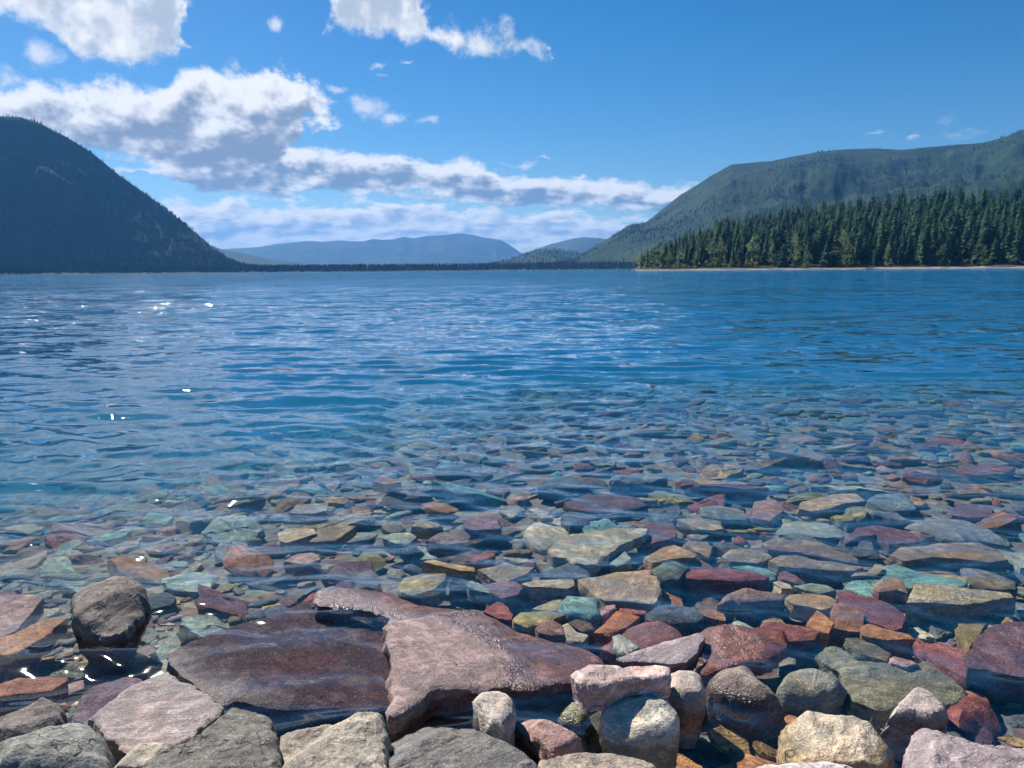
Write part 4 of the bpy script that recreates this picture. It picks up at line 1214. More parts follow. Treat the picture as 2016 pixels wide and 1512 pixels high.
TS('D', [(-140, 1475), (0, 1443), (200, 1418), (450, 1433), (620, 1473), (720, 1523), (740, 1760), (-160, 1760)], 'rough brown stone', 'rough brown stone at the bottom of the view below the cream boulder', (0.27, 0.195, 0.115), z=0.085, th=0.22, dome=0.02, rnd=0.4, rough=0.012, group=SHO)
TS('D', [(420, 722), (560, 662), (760, 602), (1000, 542), (1060, 556), (1010, 660), (930, 752), (800, 762), (600, 747)], 'slate-purple plate', 'thin slate-purple plate just above the water behind the pink slab', (0.23, 0.165, 0.19), z=0.014, th=0.05, dome=0.003, rnd=0.1, rough=0.003, group=SHO)
TS('D', [(980, 510), (1080, 470), (1250, 480), (1450, 465), (1600, 475), (1640, 500), (1640, 590), (1600, 680), (1480, 730), (1300, 765), (1060, 802), (1000, 792), (1010, 742), (1130, 660), (1060, 590)], 'large red plate', 'large rust-red plate awash next to the slate-purple plate', (0.30, 0.105, 0.070), z=-0.004, th=0.06, dome=0.005, rnd=0.15, rough=0.006, group=SHO, fine=1.3, steps=0.006)
# --- stones under water, near
TS('A', [(-60, 395), (170, 390), (280, 415), (230, 480), (90, 640), (-60, 700)], 'pale pink slab', 'pale pink slab under water next to the lone boulder', (0.42, 0.28, 0.24), z=-0.07, th=0.06, group=BED)
TS('A', [(-60, 690), (90, 645), (290, 550), (430, 532), (290, 670), (100, 770), (-60, 795)], 'orange pointed slab', 'rust-orange pointed slab just under water by the lone boulder', (0.46, 0.235, 0.12), z=-0.035, th=0.06, group=BED)
TS('A', [(-60, 990), (120, 932), (430, 927), (440, 947), (330, 1010), (-60, 1055)], 'red-orange slab', 'red-orange slab just under water above the dark tilted rock', (0.42, 0.18, 0.10), z=-0.02, th=0.06, group=BED)
TS('D', [(440, 570), (500, 510), (620, 460), (720, 450), (850, 510), (890, 560), (700, 640), (560, 690), (400, 690), (300, 650)], 'rough red stone', 'rough dark-red stone under water behind the slate-purple plate', (0.26, 0.095, 0.085), z=-0.018, th=0.1, dome=0.007, rnd=0.6, group=BED)
TS('D', [(385, 560), (440, 545), (520, 590), (580, 640), (500, 690), (400, 640)], 'small mossy stone', 'small grey-green stone glinting between the red stone and the broad slab', 'greygreen', z=0.0, th=0.07, dome=0.004, group=BED)
TS('E', [(0, 470), (60, 455), (300, 490), (420, 520), (380, 585), (210, 600), (0, 610)], 'maroon-red plate', 'maroon-red plate under water behind the large red plate', (0.27, 0.09, 0.075), z=-0.035, th=0.06, group=BED)
TS('E', [(240, 645), (400, 635), (590, 645), (700, 745), (960, 765), (1060, 795), (1200, 735), (1330, 825), (1460, 935), (1480, 1005), (1320, 1085), (850, 1105), (640, 1025), (590, 905), (560, 835), (400, 725)], 'sunken olive boulder', 'large olive-grey boulder under the shallow water', (0.25, 0.235, 0.15), z=-0.075, th=0.12, dome=0.015, rnd=0.7, rough=0.008, kind='boulder', fine=1.3, group=BED)
TS('E', [(1480, 695), (1600, 515), (1660, 475), (1780, 455), (1950, 445), (2120, 475), (2120, 865), (1900, 855), (1700, 815), (1490, 785)], 'dark purple slab', 'big dark purple-maroon slab under water at the edge of the view', (0.165, 0.085, 0.095), z=-0.035, th=0.12, rough=0.006, fine=1.3, group=BED)
TS('E', [(1420, 470), (1620, 465), (1590, 530), (1500, 640), (1480, 600)], 'olive wedge', 'yellow-olive wedge beside the dark purple slab', (0.36, 0.27, 0.10), z=-0.06, th=0.08, group=BED)
TS('E', [(1110, 572), (1200, 612), (1290, 597), (1380, 642), (1470, 662), (1475, 862), (1350, 802), (1250, 742), (1180, 662)], 'red angular slab', 'red angular slab between the olive boulder and the dark purple slab', (0.33, 0.115, 0.10), z=-0.05, th=0.08, group=BED)
TS('E', [(720, 490), (760, 470), (900, 510), (1060, 545), (1100, 580), (1040, 582), (900, 592), (760, 572), (710, 552)], 'orange bar stone', 'orange-tan bar-shaped stone above the dark gap', (0.42, 0.24, 0.14), z=-0.06, th=0.09, group=BED)
TS('E', [(540, 240), (640, 225), (700, 260), (880, 300), (970, 360), (1040, 420), (1020, 500), (960, 520), (880, 490), (740, 440), (620, 330)], 'maroon slab', 'broad maroon slab in front of the teal slab', (0.23, 0.085, 0.085), z=-0.08, th=0.08, group=BED)
TS('E', [(500, 380), (520, 320), (600, 315), (740, 400), (720, 530), (620, 520), (520, 500), (560, 430)], 'rusty block', 'rusty orange-brown block leaning on the maroon slab', (0.36, 0.165, 0.085), z=-0.06, th=0.09, group=BED)
TS('E', [(165, 290), (200, 260), (330, 250), (480, 270), (540, 300), (500, 350), (430, 370), (330, 345), (220, 330)], 'golden slab', 'golden-ochre flat slab above a dark hollow', (0.52, 0.335, 0.13), z=-0.07, th=0.07, group=BED)
TS('E', [(310, 480), (400, 372), (520, 460), (480, 540), (400, 515)], 'orange shard', 'split orange shard in front of the golden slab', (0.50, 0.235, 0.09), z=-0.06, th=0.06, group=BED)
TS('E', [(580, 560), (690, 560), (800, 610), (940, 690), (900, 740), (760, 700), (620, 610)], 'dark leaf-shaped stone', 'dark leaf-shaped stone with a pale rim before the orange bar', (0.17, 0.16, 0.12), z=-0.08, th=0.08, group=BED)
TS('E', [(920, 720), (960, 705), (1080, 735), (1130, 760), (1040, 785), (930, 755)], 'small salmon stone', 'small salmon stone behind the sunken olive boulder', 'pink', z=-0.055, th=0.06, group=BED)
TS('D', [(1140, 340), (1200, 270), (1350, 210), (1450, 230), (1650, 260), (1600, 300), (1400, 310), (1250, 300)], 'brown-purple ridge', 'brown-purple ridged stone behind the dark hollow', (0.29, 0.19, 0.16), z=-0.08, th=0.1, dome=0.007, rnd=0.6, group=BED)
TS('D', [(890, 100), (1000, 75), (1200, 70), (1400, 90), (1520, 130), (1480, 155), (1300, 160), (1100, 155), (930, 140)], 'long red oval', 'long red-maroon oval stone in front of the rounded teal stone', (0.29, 0.085, 0.085), z=-0.10, th=0.08, dome=0.007, rnd=0.6, group=BED)
TS('D', [(1240, 60), (1350, 45), (1500, 75), (1580, 110), (1560, 150), (1480, 160), (1420, 95), (1330, 80)], 'rounded teal stone', 'rounded teal stone peeping out behind the long red oval', 'teal', z=-0.13, th=0.07, dome=0.007, rnd=0.8, group=BED)
TS('D', [(125, 150), (250, 130), (400, 100), (560, 90), (700, 130), (740, 180), (720, 290), (680, 325), (500, 305), (330, 310), (220, 230)], 'sandy slab', 'sandy tan slab with a wavy grain, largest tan stone under water', (0.47, 0.36, 0.235), z=-0.07, th=0.085, rough=0.006, fine=1.3, group=BED)
TS('D', [(650, 90), (760, 30), (850, 20), (940, 60), (900, 100), (870, 150), (780, 160), (700, 130)], 'dark green knobbly stone', 'dark green knobbly stone beside the sandy slab', (0.13, 0.17, 0.13), z=-0.08, th=0.09, dome=0.010, rnd=0.8, rough=0.014, group=BED)
TS('D', [(620, 400), (720, 335), (900, 345), (1010, 370), (1060, 420), (1000, 460), (760, 470), (640, 450)], 'slate hump', 'dark slate hump behind the rough red stone', 'slate', z=-0.06, th=0.09, dome=0.008, rnd=0.8, group=BED)
TS('D', [(990, 365), (1100, 360), (1190, 400), (1210, 450), (1140, 440), (1050, 410)], 'small rusty stone', 'small rusty stone leaning on the slate hump', 'rust', z=-0.05, th=0.06, group=BED)
TS('C', [(1480, 325), (1530, 265), (1600, 272), (1740, 282), (1760, 400), (1700, 420), (1560, 380)], 'blue-green rock', 'blue-green angular rock above the yellow-green oval', (0.20, 0.36, 0.31), z=-0.04, th=0.1, dome=0.006, rnd=0.5, rough=0.009, group=BED)
TS('C', [(1135, 432), (1190, 384), (1400, 378), (1530, 402), (1480, 422), (1330, 482), (1230, 497), (1140, 462)], 'yellow-green oval', 'yellow-green oval stone with a pale blotch', (0.40, 0.35, 0.15), z=-0.06, th=0.07, dome=0.006, rnd=0.7, group=BED)
TS('C', [(1280, 362), (1400, 312), (1480, 292), (1515, 350), (1530, 388), (1400, 376)], 'olive neighbour', 'olive-green stone between the yellow-green oval and the blue-green rock', (0.31, 0.30, 0.16), z=-0.07, th=0.07, group=BED)
TS('C', [(1310, 502), (1340, 455), (1420, 440), (1500, 482), (1510, 552), (1400, 552), (1320, 532)], 'rosy brown cobble', 'rosy brown cobble at the edge of the broad slab', (0.31, 0.175, 0.145), z=-0.05, th=0.07, dome=0.007, rnd=0.8, group=BED)
TS('C', [(1490, 482), (1540, 462), (1600, 532), (1680, 552), (1640, 602), (1530, 592)], 'buff stone', 'buff-white stone next to the rosy brown cobble', 'cream', z=-0.055, th=0.06, group=BED)
TS('C', [(1530, 462), (1600, 437), (1700, 462), (1730, 512), (1640, 527), (1580, 492)], 'brown oval', 'small brown oval stone behind the buff stone', 'brown', z=-0.05, th=0.06, dome=0.005, rnd=0.7, group=BED)
TS('D', [(250, 532), (330, 472), (420, 377), (510, 397), (590, 422), (540, 462), (470, 502), (360, 542)], 'fiery orange stone', 'fiery orange-red stone with white specks', (0.47, 0.18, 0.075), z=-0.045, th=0.07, rough=0.008, group=BED)
TS('D', [(295, 372), (340, 337), (405, 332), (410, 352), (360, 392), (310, 412)], 'salmon chip', 'small salmon chip between the blue-green rock and the orange stone', 'pink', z=-0.05, th=0.06, group=BED)
TS('D', [(440, 357), (500, 362), (640, 377), (620, 402), (520, 402), (450, 382)], 'red sliver', 'thin red sliver in front of the sandy slab', 'red', z=-0.06, th=0.05, group=BED)
TS('C', [(920, 382), (1020, 312), (1070, 322), (1140, 402), (1120, 442), (1040, 432)], 'brown-red triangle', 'brown-red triangular stone behind the wet side of the broad slab', 'red', z=-0.06, th=0.07, group=BED)
TS('C', [(930, 190), (1000, 170), (1150, 165), (1210, 200), (1180, 260), (1050, 290), (960, 240)], 'plum stone', 'plum-coloured stone under the ripples behind the broad slab', 'purple', z=-0.08, th=0.08, group=BED)
TS('C', [(310, 202), (350, 142), (480, 112), (650, 107), (640, 152), (560, 222), (420, 267), (330, 242)], 'mustard stone', 'mustard-olive stone behind the arm of the broad slab', (0.36, 0.30, 0.14), z=-0.06, th=0.08, dome=0.005, rnd=0.5, group=BED)
TS('C', [(800, 170), (840, 155), (900, 180), (960, 215), (970, 247), (880, 232), (810, 202)], 'pale green chip', 'pale green chip near the plum stone', 'palegreen', z=-0.06, th=0.06, group=BED)
TS('C', [(480, 22), (560, 7), (680, 32), (860, 62), (870, 92), (760, 87), (640, 57)], 'ochre strip', 'long ochre strip of stone catching the light', (0.54, 0.36, 0.16), z=-0.07, th=0.06, group=BED)
TS('C', [(880, 77), (990, 62), (1080, 27), (1170, 52), (1290, 62), (1240, 112), (1130, 152), (1040, 182), (960, 132)], 'grey-tan arrow stone', 'grey-tan arrowhead-shaped stone beyond the plum stone', (0.33, 0.29, 0.22), z=-0.09, th=0.08, group=BED)
TS('C', [(1320, 112), (1480, 52), (1560, 22), (1680, 92), (1700, 122), (1560, 152), (1400, 142)], 'slate wedge', 'dark slate wedge in front of the big pale slab', 'slate', z=-0.10, th=0.08, dome=0.005, rnd=0.6, group=BED)
TS('C', [(1190, 182), (1310, 152), (1570, 152), (1580, 192), (1530, 217), (1400, 207), (1250, 202)], 'whitish bar', 'whitish bar-shaped stone beside the sandy slab', (0.47, 0.42, 0.32), z=-0.08, th=0.08, group=BED)
# --- stones under water, further out
TS('G', [(305, 902), (340, 852), (480, 782), (650, 757), (850, 737), (1075, 737), (1040, 782), (960, 832), (860, 862), (780, 922), (720, 962), (690, 1012), (600, 1020), (500, 1002), (440, 967), (340, 957)], 'big pale slab', 'big pale cream-green slab with rust blotches, brightest stone under water', (0.50, 0.46, 0.33), z=-0.09, th=0.06, rough=0.005, fine=1.3, group=BED)
TS('G', [(1000, 732), (1080, 702), (1270, 692), (1285, 802), (1200, 832), (1060, 862), (990, 852), (1050, 792)], 'purple slab by the pale slab', 'purple slab tucked behind the big pale slab', 'purple', z=-0.13, th=0.06, group=BED)
TS('G', [(1045, 962), (1180, 882), (1270, 862), (1340, 887), (1450, 942), (1430, 962), (1330, 962), (1200, 982), (1100, 1002)], 'amber stone', 'amber-ochre peaked stone near the big pale slab', (0.50, 0.30, 0.12), z=-0.10, th=0.07, dome=0.005, rnd=0.5, group=BED)
TS('G', [(1345, 857), (1410, 832), (1530, 842), (1550, 882), (1540, 957), (1450, 922)], 'peach stone', 'peach-tan angular stone beside the amber stone', (0.44, 0.30, 0.20), z=-0.10, th=0.07, group=BED)
TS('G', [(775, 1012), (890, 907), (940, 967), (900, 1002), (840, 1027)], 'mint triangle', 'pale mint triangular stone in the shadow of the big pale slab', 'palegreen', z=-0.12, th=0.05, group=BED)
TS('G', [(1630, 952), (1700, 902), (1850, 892), (1980, 932), (2010, 962), (1900, 1002), (1700, 987)], 'grey-tan oval', 'grey-tan oval cobble behind the rounded teal stone', (0.27, 0.25, 0.21), z=-0.12, th=0.07, dome=0.008, rnd=0.9, group=BED)
TS('G', [(1290, 667), (1450, 657), (1620, 682), (1635, 737), (1560, 752), (1460, 742)], 'sand-coloured plate', 'sand-coloured plate beyond the amber stone', 'tan', z=-0.15, th=0.06, group=BED)
TS('G', [(1470, 577), (1600, 567), (1750, 582), (1840, 642), (1820, 672), (1600, 667), (1480, 642)], 'blue-grey cobble', 'long blue-grey cobble beyond the sand-coloured plate', (0.20, 0.23, 0.22), z=-0.17, th=0.08, dome=0.010, rnd=0.9, group=BED)
TS('G', [(1390, 362), (1450, 347), (1560, 362), (1700, 402), (1725, 432), (1640, 432), (1480, 402)], 'pale orange bar', 'pale orange bar far out under the ripples', (0.50, 0.34, 0.19), z=-0.17, th=0.06, group=BED)
TS('G', [(430, 542), (600, 482), (800, 477), (1000, 502), (1060, 562), (900, 602), (700, 622), (500, 592)], 'dark plum boulder', 'wide dark plum boulder beyond the big pale slab', (0.13, 0.085, 0.105), z=-0.18, th=0.08, dome=0.013, rnd=0.9, group=BED)
TS('G', [(230, 422), (300, 352), (420, 337), (560, 367), (620, 402), (540, 432)], 'far slate cobble', 'slate cobble beyond the dark plum boulder', 'slate', z=-0.19, th=0.08, dome=0.010, rnd=0.9, group=BED)
TS('G', [(160, 592), (220, 577), (290, 612), (340, 657), (260, 652)], 'cream splinter', 'cream splinter beside the dark plum boulder', 'cream', z=-0.15, th=0.05, group=BED)
TS('G', [(400, 642), (460, 612), (560, 622), (625, 692), (600, 712), (470, 712)], 'charcoal cobble', 'charcoal cobble behind the tip of the big pale slab', 'slate', z=-0.15, th=0.07, dome=0.010, rnd=0.9, group=BED)
TS('H', [(640, 1192), (700, 1132), (880, 1112), (930, 1042), (1020, 1022), (1100, 1042), (1250, 1092), (1560, 1137), (1590, 1172), (1500, 1192), (1180, 1167), (1140, 1202), (1000, 1242), (890, 1287), (760, 1252), (680, 1217)], 'teal slab', 'broad teal slab with a brown stone lying on it', (0.19, 0.385, 0.335), z=-0.09, th=0.06, fine=1.2, group=BED)
TS('H', [(850, 1202), (920, 1142), (1010, 1117), (1090, 1152), (1135, 1252), (1030, 1217), (950, 1227), (900, 1237)], 'brown stone on teal', 'tan-brown stone lying on the teal slab', (0.37, 0.25, 0.18), z=-0.055, th=0.05, dome=0.005, rnd=0.5, group=BED)
TS('H', [(680, 1112), (720, 1082), (820, 1077), (870, 1017), (930, 1022), (930, 1062), (880, 1107), (780, 1102)], 'bent tan stone', 'bent tan stone on the far edge of the teal slab', 'tan', z=-0.08, th=0.06, group=BED)
TS('H', [(1170, 1167), (1350, 1177), (1700, 1217), (1900, 1242), (1930, 1272), (1800, 1292), (1680, 1322), (1560, 1332), (1350, 1322), (1110, 1317)], 'yellow-tan slab', 'long yellow-tan slab with a grey side in front of the teal slab', (0.43, 0.36, 0.215), z=-0.06, th=0.12, rough=0.008, fine=1.2, group=BED)
TS('H', [(1580, 1112), (1680, 1087), (1820, 1102), (1940, 1152), (1950, 1212), (1800, 1217), (1600, 1172)], 'olive-brown cobble', 'olive-brown cobble behind the long yellow-tan slab', (0.22, 0.19, 0.125), z=-0.09, th=0.08, dome=0.008, rnd=0.9, group=BED)
TS('H', [(990, 952), (1060, 887), (1300, 872), (1480, 852), (1680, 852), (1830, 922), (1890, 982), (1740, 1002), (1500, 972), (1300, 962), (1100, 992)], 'long brown ledge', 'long brown speckled ledge beyond the teal slab', (0.34, 0.255, 0.17), z=-0.10, th=0.09, rough=0.008, fine=1.2, group=BED)
TS('H', [(1825, 912), (1950, 927), (2080, 942), (2080, 1052), (1990, 1042), (1920, 992)], 'mint slab', 'pale mint slab at the edge of the view', (0.42, 0.47, 0.37), z=-0.11, th=0.06, group=BED)
TS('H', [(1090, 742), (1180, 692), (1400, 667), (1560, 682), (1750, 752), (1870, 832), (1900, 882), (1700, 842), (1480, 842), (1300, 792)], 'blue-grey boulder', 'large smooth blue-grey boulder behind the long brown ledge', (0.24, 0.255, 0.25), z=-0.17, th=0.09, dome=0.017, rnd=1.0, kind='boulder', group=BED)
TS('H', [(640, 802), (740, 742), (890, 717), (1000, 742), (1140, 772), (1320, 802), (1150, 862), (980, 862), (880, 792), (760, 802), (640, 862)], 'plum slab', 'plum-maroon cracked slab in front of the blue-grey boulder', (0.20, 0.10, 0.115), z=-0.13, th=0.09, group=BED)
TS('H', [(110, 762), (180, 702), (300, 687), (500, 702), (600, 762), (615, 812), (500, 812), (300, 802), (130, 792)], 'celadon cobble', 'pale celadon-green smooth cobble', (0.31, 0.37, 0.31), z=-0.15, th=0.08, dome=0.010, rnd=0.9, group=BED)
TS('H', [(0, 862), (100, 822), (280, 802), (450, 842), (600, 922), (720, 972), (740, 1012), (560, 982), (380, 932), (200, 922), (50, 902)], 'streaked brown stone', 'grey-brown streaked stone in front of the celadon cobble', (0.26, 0.21, 0.16), z=-0.12, th=0.08, dome=0.007, rnd=0.6, group=BED)
TS('H', [(60, 992), (150, 952), (280, 952), (420, 992), (560, 1002), (780, 1042), (700, 1072), (300, 1052), (120, 1037)], 'long buff oval', 'long buff-grey oval stone below the streaked brown stone', (0.33, 0.28, 0.22), z=-0.11, th=0.08, dome=0.007, rnd=0.7, group=BED)
TS('H', [(120, 1092), (180, 1072), (270, 1112), (340, 1172), (250, 1167), (150, 1132)], 'plum oval', 'small plum oval stone leaning beside the long red oval', 'purple', z=-0.10, th=0.06, dome=0.005, rnd=0.8, group=BED)
TS('H', [(80, 1157), (130, 1147), (210, 1172), (240, 1207), (150, 1207)], 'cream chip', 'small cream-pink chip in front of the plum oval', 'cream', z=-0.09, th=0.05, group=BED)
TS('H', [(240, 1187), (380, 1167), (500, 1182), (560, 1217), (480, 1242), (330, 1222)], 'grey-green lozenge', 'grey-green lozenge-shaped stone beside the cream chip', (0.26, 0.31, 0.25), z=-0.09, th=0.06, dome=0.004, rnd=0.6, group=BED)
TS('H', [(-60, 542), (60, 522), (140, 542), (160, 602), (60, 692), (-80, 662)], 'rosy rock', 'rosy pink rock beyond the celadon cobble', (0.42, 0.255, 0.22), z=-0.16, th=0.08, dome=0.007, rnd=0.6, group=BED)
TS('H', [(280, 592), (300, 542), (440, 502), (600, 472), (720, 472), (800, 532), (640, 547), (540, 582), (380, 612)], 'sunlit sandy slab', 'sunlit sandy slab with a dark front beyond the celadon cobble', (0.46, 0.35, 0.235), z=-0.15, th=0.10, group=BED)
TS('H', [(800, 532), (880, 482), (1080, 477), (1160, 532), (1180, 602), (1000, 612), (880, 572)], 'sea-grey cobble', 'smooth sea-grey cobble beside the sunlit sandy slab', (0.18, 0.225, 0.215), z=-0.18, th=0.08, dome=0.011, rnd=1.0, group=BED)
TS('H', [(1420, 602), (1520, 572), (1700, 562), (1780, 592), (1750, 652), (1600, 662), (1460, 642)], 'mauve block', 'mauve-purple block behind the blue-grey boulder', (0.24, 0.145, 0.165), z=-0.17, th=0.09, dome=0.004, group=BED)
TS('H', [(1500, 282), (1620, 257), (1800, 252), (1950, 272), (1850, 322), (1640, 332), (1560, 312)], 'far red slab', 'red slab farthest out at the edge of the ripples', (0.34, 0.13, 0.11), z=-0.22, th=0.08, group=BED)
TS('I', [(185, 772), (250, 737), (460, 742), (480, 777), (370, 812), (240, 847), (195, 832)], 'cream-and-rust slab', 'cream slab with a rusty rim seen between reflections', (0.48, 0.41, 0.27), z=-0.10, th=0.06, group=BED)
TS('I', [(470, 742), (560, 722), (780, 717), (620, 832), (420, 842), (480, 792)], 'buff-brown plate', 'buff-brown plate next to the cream-and-rust slab', (0.32, 0.255, 0.18), z=-0.115, th=0.06, group=BED)
TS('I', [(270, 622), (320, 557), (560, 542), (560, 602), (440, 627)], 'grey brick-shaped stone', 'grey brick-shaped stone beyond the cream-and-rust slab', (0.32, 0.30, 0.26), z=-0.15, th=0.07, group=BED)
TS('I', [(905, 382), (980, 327), (1120, 387), (1010, 402)], 'russet triangle', 'russet triangular stone far out under the ripples', 'rust', z=-0.18, th=0.07, group=BED)
TS('I', [(1600, 692), (1620, 652), (1870, 652), (1880, 742), (1700, 752), (1610, 732)], 'violet block', 'violet-purple square block beyond the ochre strip', (0.25, 0.14, 0.165), z=-0.14, th=0.07, group=BED)
TS('I', [(985, 812), (1040, 777), (1190, 772), (1240, 802), (1180, 852), (1080, 852)], 'pale sage cobble', 'pale sage-green cobble between reflections', (0.38, 0.43, 0.34), z=-0.12, th=0.07, dome=0.005, rnd=0.7, group=BED)
TS('I', [(1310, 832), (1400, 772), (1600, 747), (1650, 792), (1640, 842), (1450, 862)], 'grey-violet slab', 'grey-violet slab beside the pale sage cobble', (0.19, 0.165, 0.18), z=-0.125, th=0.07, group=BED)
TS('I', [(1200, 722), (1290, 672), (1400, 692), (1440, 722), (1330, 732)], 'sandy hump', 'small sandy hump behind the grey-violet slab', 'tan', z=-0.13, th=0.07, dome=0.005, rnd=0.7, group=BED)
TS('I', [(1620, 982), (1650, 942), (1840, 922), (1830, 952), (1700, 992)], 'crimson bar', 'crimson bar-shaped stone behind the ochre strip', 'red', z=-0.10, th=0.07, group=BED)
TS('I', [(220, 992), (330, 932), (450, 922), (510, 972), (400, 1012)], 'rosy tan slab', 'rosy tan slab beyond the dark maroon slab', (0.40, 0.27, 0.21), z=-0.09, th=0.06, group=BED)
TS('I', [(760, 1112), (830, 1072), (920, 1072), (960, 1152), (930, 1192), (800, 1192)], 'slate boulder', 'rounded slate boulder behind the tip of the broad slab', 'slate', z=-0.08, th=0.09, dome=0.010, rnd=0.9, group=BED)
print('traced stones', len(LAND))


# --- the many other stones on the bed
def stone_mesh(seed, sub=3, flat=0.5):
    r = np.random.default_rng(seed)
    bm = bmesh.new(); bmesh.ops.create_icosphere(bm, subdivisions=sub, radius=1.0)
    V = np.array([v.co[:] for v in bm.verts])
    for k in range(r.integers(8, 13)):
        nrm = r.normal(0, 1, 3); nrm /= np.linalg.norm(nrm); dd = r.uniform(0.38, 0.80)
        over = np.clip(V @ nrm - dd, 0, None); V = V - np.outer(over * r.uniform(0.75, 0.97), nrm)
    V = V * (1 + 0.10 * fbm(V * 1.3 + seed, 3)[:, None] + 0.035 * fbm(V * 5 + seed, 3, 0.6)[:, None])
    V = V * np.array((1.0, r.uniform(0.55, 0.85), flat * r.uniform(0.55, 1.0)))
    F = np.array([[v.index for v in f.verts] for f in bm.faces]); bm.free()
    return V, F


def slab_mesh(seed, sub=4):
    """angular flat stone: broken outline, flat uneven top, ragged sides"""
    r = np.random.default_rng(seed); k = r.integers(4, 8)
    an = np.sort((np.arange(k) + r.uniform(-0.32, 0.32, k)) * 2 * math.pi / k); rd = r.uniform(0.72, 1.12, k)
    C = np.stack([rd * np.cos(an), rd * np.sin(an) * r.uniform(0.5, 0.85)], -1)
    ring = []
    for i in range(k):
        a, c = C[i], C[(i + 1) % k]
        for j in range(sub):
            ring.append(a + (c - a) * j / sub + r.normal(0, 0.025, 2))
    ring = np.array(ring); n = len(ring); th = r.uniform(0.16, 0.34); gx, gy = r.uniform(-0.12, 0.12, 2)
    V = []; F = []
    tilt = lambda P: P[:, 0] * gx + P[:, 1] * gy
    for s, z in ((0.86, -th), (0.98, -th * 0.45), (1.0, th * 0.25), (0.95, th * 0.42), (0.62, th * 0.5), (0.25, th * 0.52)):
        P = ring * s + r.normal(0, 0.018, ring.shape)
        zz = z + (tilt(P) + 0.05 * fbm(np.stack([P[:, 0] * 2.5 + seed, P[:, 1] * 2.5, 0 * P[:, 0]], -1), 3) * 2 if z > 0 else 0) + r.normal(0, 0.012, n)
        V.append(np.column_stack([P, zz]))
    V = np.concatenate(V + [np.array([[0, 0, th * 0.52], [0, 0, -th]])]); L = 6
    for q in range(L - 1):
        for i in range(n):
            a0, a1, b0, b1 = q * n + i, q * n + (i + 1) % n, (q + 1) * n + i, (q + 1) * n + (i + 1) % n
            F += [(a0, a1, b1), (a0, b1, b0)]
    for i in range(n):
        F += [((L - 1) * n + i, (L - 1) * n + (i + 1) % n, L * n), ((i + 1) % n, i, L * n + 1)]
    return V, np.array(F)


SV = [slab_mesh(300 + i, 4) if i % 6 else stone_mesh(300 + i, 3, 0.36) for i in range(18)]
SM = []
for V, F in SV:
    me = mesh_np('stone', V, F)
    try:
        me.set_sharp_from_angle(angle=math.radians(24))
    except Exception:
        pass
    me.materials.append(M_ROCK); SM.append(me)
SVL = [slab_mesh(400 + i, 2) if i % 5 else stone_mesh(400 + i, 2, 0.4) for i in range(18)]

PAL = [('maroon', 14), ('red', 9), ('rust', 9), ('orange', 4), ('ochre', 6), ('tan', 11), ('cream', 4), ('teal', 6), ('palegreen', 6), ('olive', 7), ('slate', 12), ('grey', 10), ('purple', 12), ('pink', 5), ('brown', 8), ('greygreen', 7)]
PN = [p for p, w in PAL]; PW = np.array([w for p, w in PAL], float); PW /= PW.sum()
WORD = dict(palegreen='pale green', greygreen='grey-green', slate='dark slate', rust='rusty', ochre='ochre-yellow')


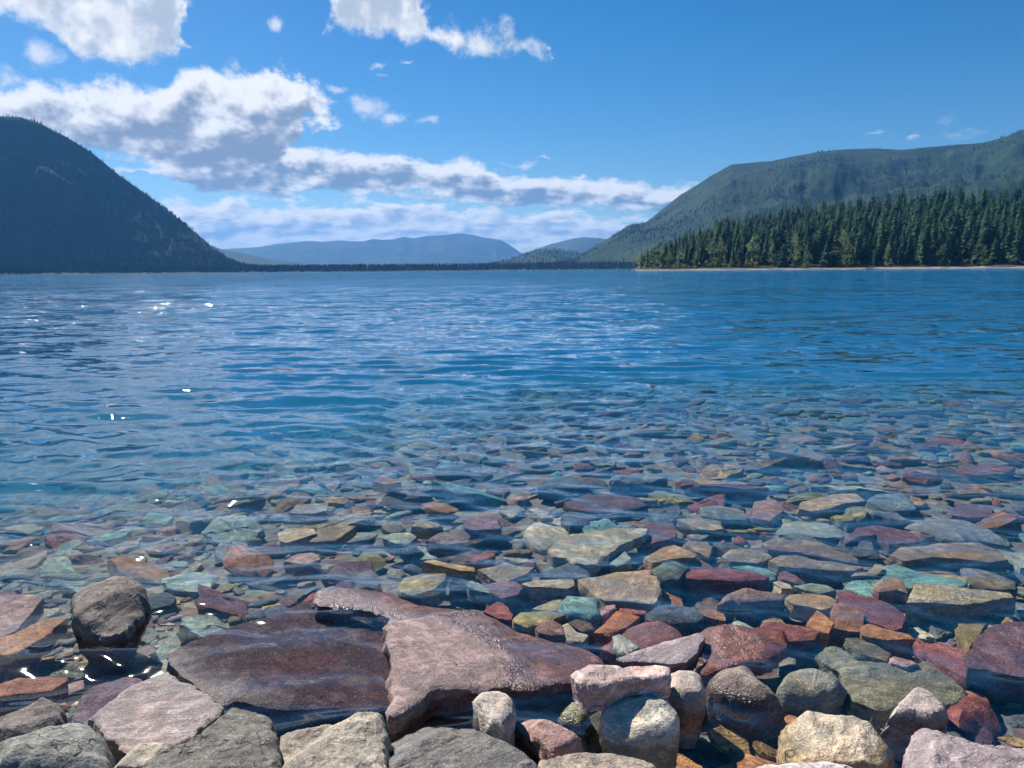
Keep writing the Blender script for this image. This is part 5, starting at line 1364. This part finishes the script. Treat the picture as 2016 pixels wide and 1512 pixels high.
def scatter_stones():
    r = np.random.default_rng(77)
    cand = []
    # several sizes, largest first, thrown on the bed until they shoulder one another
    placed = []; cell = {}

    def free(x, y, rad):
        cx, cy = int(x / 0.3), int(y / 0.3)
        for i in range(cx - 2, cx + 3):
            for j in range(cy - 2, cy + 3):
                for (a, b, q) in cell.get((i, j), ()):
                    if (a - x) ** 2 + (b - y) ** 2 < ((q + rad) * 0.74) ** 2:
                        return False
        return True
    landxy = [(O, Q[::max(1, len(Q) // 28)], np.abs(Q - O).max()) for O, n, Q in LAND]

    def on_land(x, y):
        for O, Q, m in landxy:
            if abs(O[0] - x) < m and abs(O[1] - y) < m and inside(np.array([[x, y]]), Q)[0]:
                return True
        return False
    for rad0, rad1, n in ((0.14, 0.22, 520), (0.085, 0.14, 2400), (0.05, 0.085, 7000), (0.022, 0.05, 22000), (0.010, 0.024, 16000)):
        for k in range(n):
            y = 1.45 + (18.5 if rad0 > 0.02 else 1.8) * r.random() ** 0.85
            x = r.uniform(-1, 1) * (0.78 * y + 0.35)
            rad = r.uniform(rad0, rad1)
            if rad < 0.022 and y > 2.9: continue
            if rad < 0.05 and y > 3.6 + r.random() * 1.6: continue
            if rad < 0.085 and y > 11.0: continue
            if not free(x, y, rad): continue
            if on_land(x, y): continue
            cell.setdefault((int(x / 0.3), int(y / 0.3)), []).append((x, y, rad)); placed.append((x, y, rad))
    used = {}
    score = sorted(placed, key=lambda p: -p[2] / (p[1] + 0.6))
    inview = [p for p in score if abs(p[0]) < 0.66 * p[1] and p[1] > 1.95]
    single = inview[:185]; ss = set(single)
    rest = [p for p in placed if p not in ss]

    def pose(x, y, rad):
        rz = r.uniform(0, 6.283)
        tilt = (r.normal(0, 0.13), r.normal(0, 0.13))
        z = float(bed_z(x, y)) + rad * r.uniform(0.10, 0.32)
        return rz, tilt, z
    for x, y, rad in single:
        rz, tl, z = pose(x, y, rad)
        k = r.integers(len(SM)); cn = PN[r.choice(len(PN), p=PW)]
        o = bpy.data.objects.new('stone', SM[k]); COL.objects.link(o)
        s = rad * r.uniform(1.0, 1.3)
        o.location = (x, y, z); o.rotation_euler = (tl[0], tl[1], rz); o.scale = (s * r.uniform(1.0, 1.35), s, s * r.uniform(0.7, 1.05))
        v = r.uniform(0.8, 1.2); c = COLS[cn]; o.color = (c[0] * v, c[1] * v, c[2] * v, 1)
        form = 'flat' if k % 6 else 'chunky'
        size = 'large' if rad > 0.12 else ('medium-sized' if rad > 0.085 else 'small')
        near = sorted(LAND, key=lambda L: (L[0][0] - x) ** 2 + (L[0][1] - y) ** 2)[:6]
        lab = None
        for O, noun, Q in near:
            dx, dy = x - O[0], y - O[1]
            rel = 'just beyond' if dy > abs(dx) else ('just in front of' if -dy > abs(dx) else 'beside')
            t = '%s %s %s stone %s the %s' % (size, WORD.get(cn, cn), form, rel, noun)
            if t not in used:
                lab = t; break
        if lab is None:
            lab = t
        used[lab] = 1
        tag(o, lab, 'stone', BED)
    vs, fs, cs, base = [], [], [], 0
    for x, y, rad in rest:
        rz, tl, z = pose(x, y, rad)
        V, F = SVL[r.integers(len(SVL))]
        s = rad * r.uniform(1.0, 1.3)
        M = np.array(Matrix.Rotation(rz, 3, 'Z') @ Matrix.Rotation(tl[0], 3, 'X') @ Matrix.Rotation(tl[1], 3, 'Y'))
        P = (V * np.array((s * r.uniform(1.0, 1.35), s, s * r.uniform(0.7, 1.05)))) @ M.T + np.array((x, y, z))
        v = r.uniform(0.75, 1.2); c = COLS[PN[r.choice(len(PN), p=PW)]]
        vs.append(P); fs.append(F + base); base += len(V); cs.append(np.tile((c[0] * v, c[1] * v, c[2] * v, 1.0), (len(V), 1)))
    me = mesh_np('pebbles', np.concatenate(vs), np.concatenate(fs))
    at = me.color_attributes.new('tint', 'FLOAT_COLOR', 'POINT')
    at.data.foreach_set('color', np.concatenate(cs).astype(np.float32).ravel())
    tag(link('pebbles', me, M_PEBBLE), 'countless smaller coloured pebbles covering the lake bed', None, None, 'stuff')
    print('scatter', len(placed), 'single', len(single), 'tris', sum(len(f) for f in fs))


scatter_stones()


# ------------------------------------------------------------------ haze over the lake
def build_haze():
    m = bpy.data.materials.new('haze'); m.use_nodes = True
    T = NT(m.node_tree); T.n.clear()
    out = T.node('ShaderNodeOutputMaterial')
    pv = T.node('ShaderNodeVolumePrincipled')
    pv.inputs['Color'].default_value = (0.13, 0.44, 1.0, 1)
    pv.inputs['Density'].default_value = 0.70e-4
    pv.inputs['Anisotropy'].default_value = 0.15
    T.l.new(pv.outputs[0], out.inputs['Volume'])
    x, y0, y1, z0, z1 = 15000, -6500, 15500, -13.0, 745.0
    V = [(-x, y0, z0), (x, y0, z0), (x, y1, z0), (-x, y1, z0), (-x, y0, z1), (x, y0, z1), (x, y1, z1), (-x, y1, z1)]
    me = bpy.data.meshes.new('haze')
    me.from_pydata(V, [], [(3, 2, 1, 0), (4, 5, 6, 7), (0, 1, 5, 4), (1, 2, 6, 5), (2, 3, 7, 6), (3, 0, 4, 7)])
    tag(link('haze', me, m), 'thin blue haze over the lake and mountains', None, None, 'stuff')


build_haze()
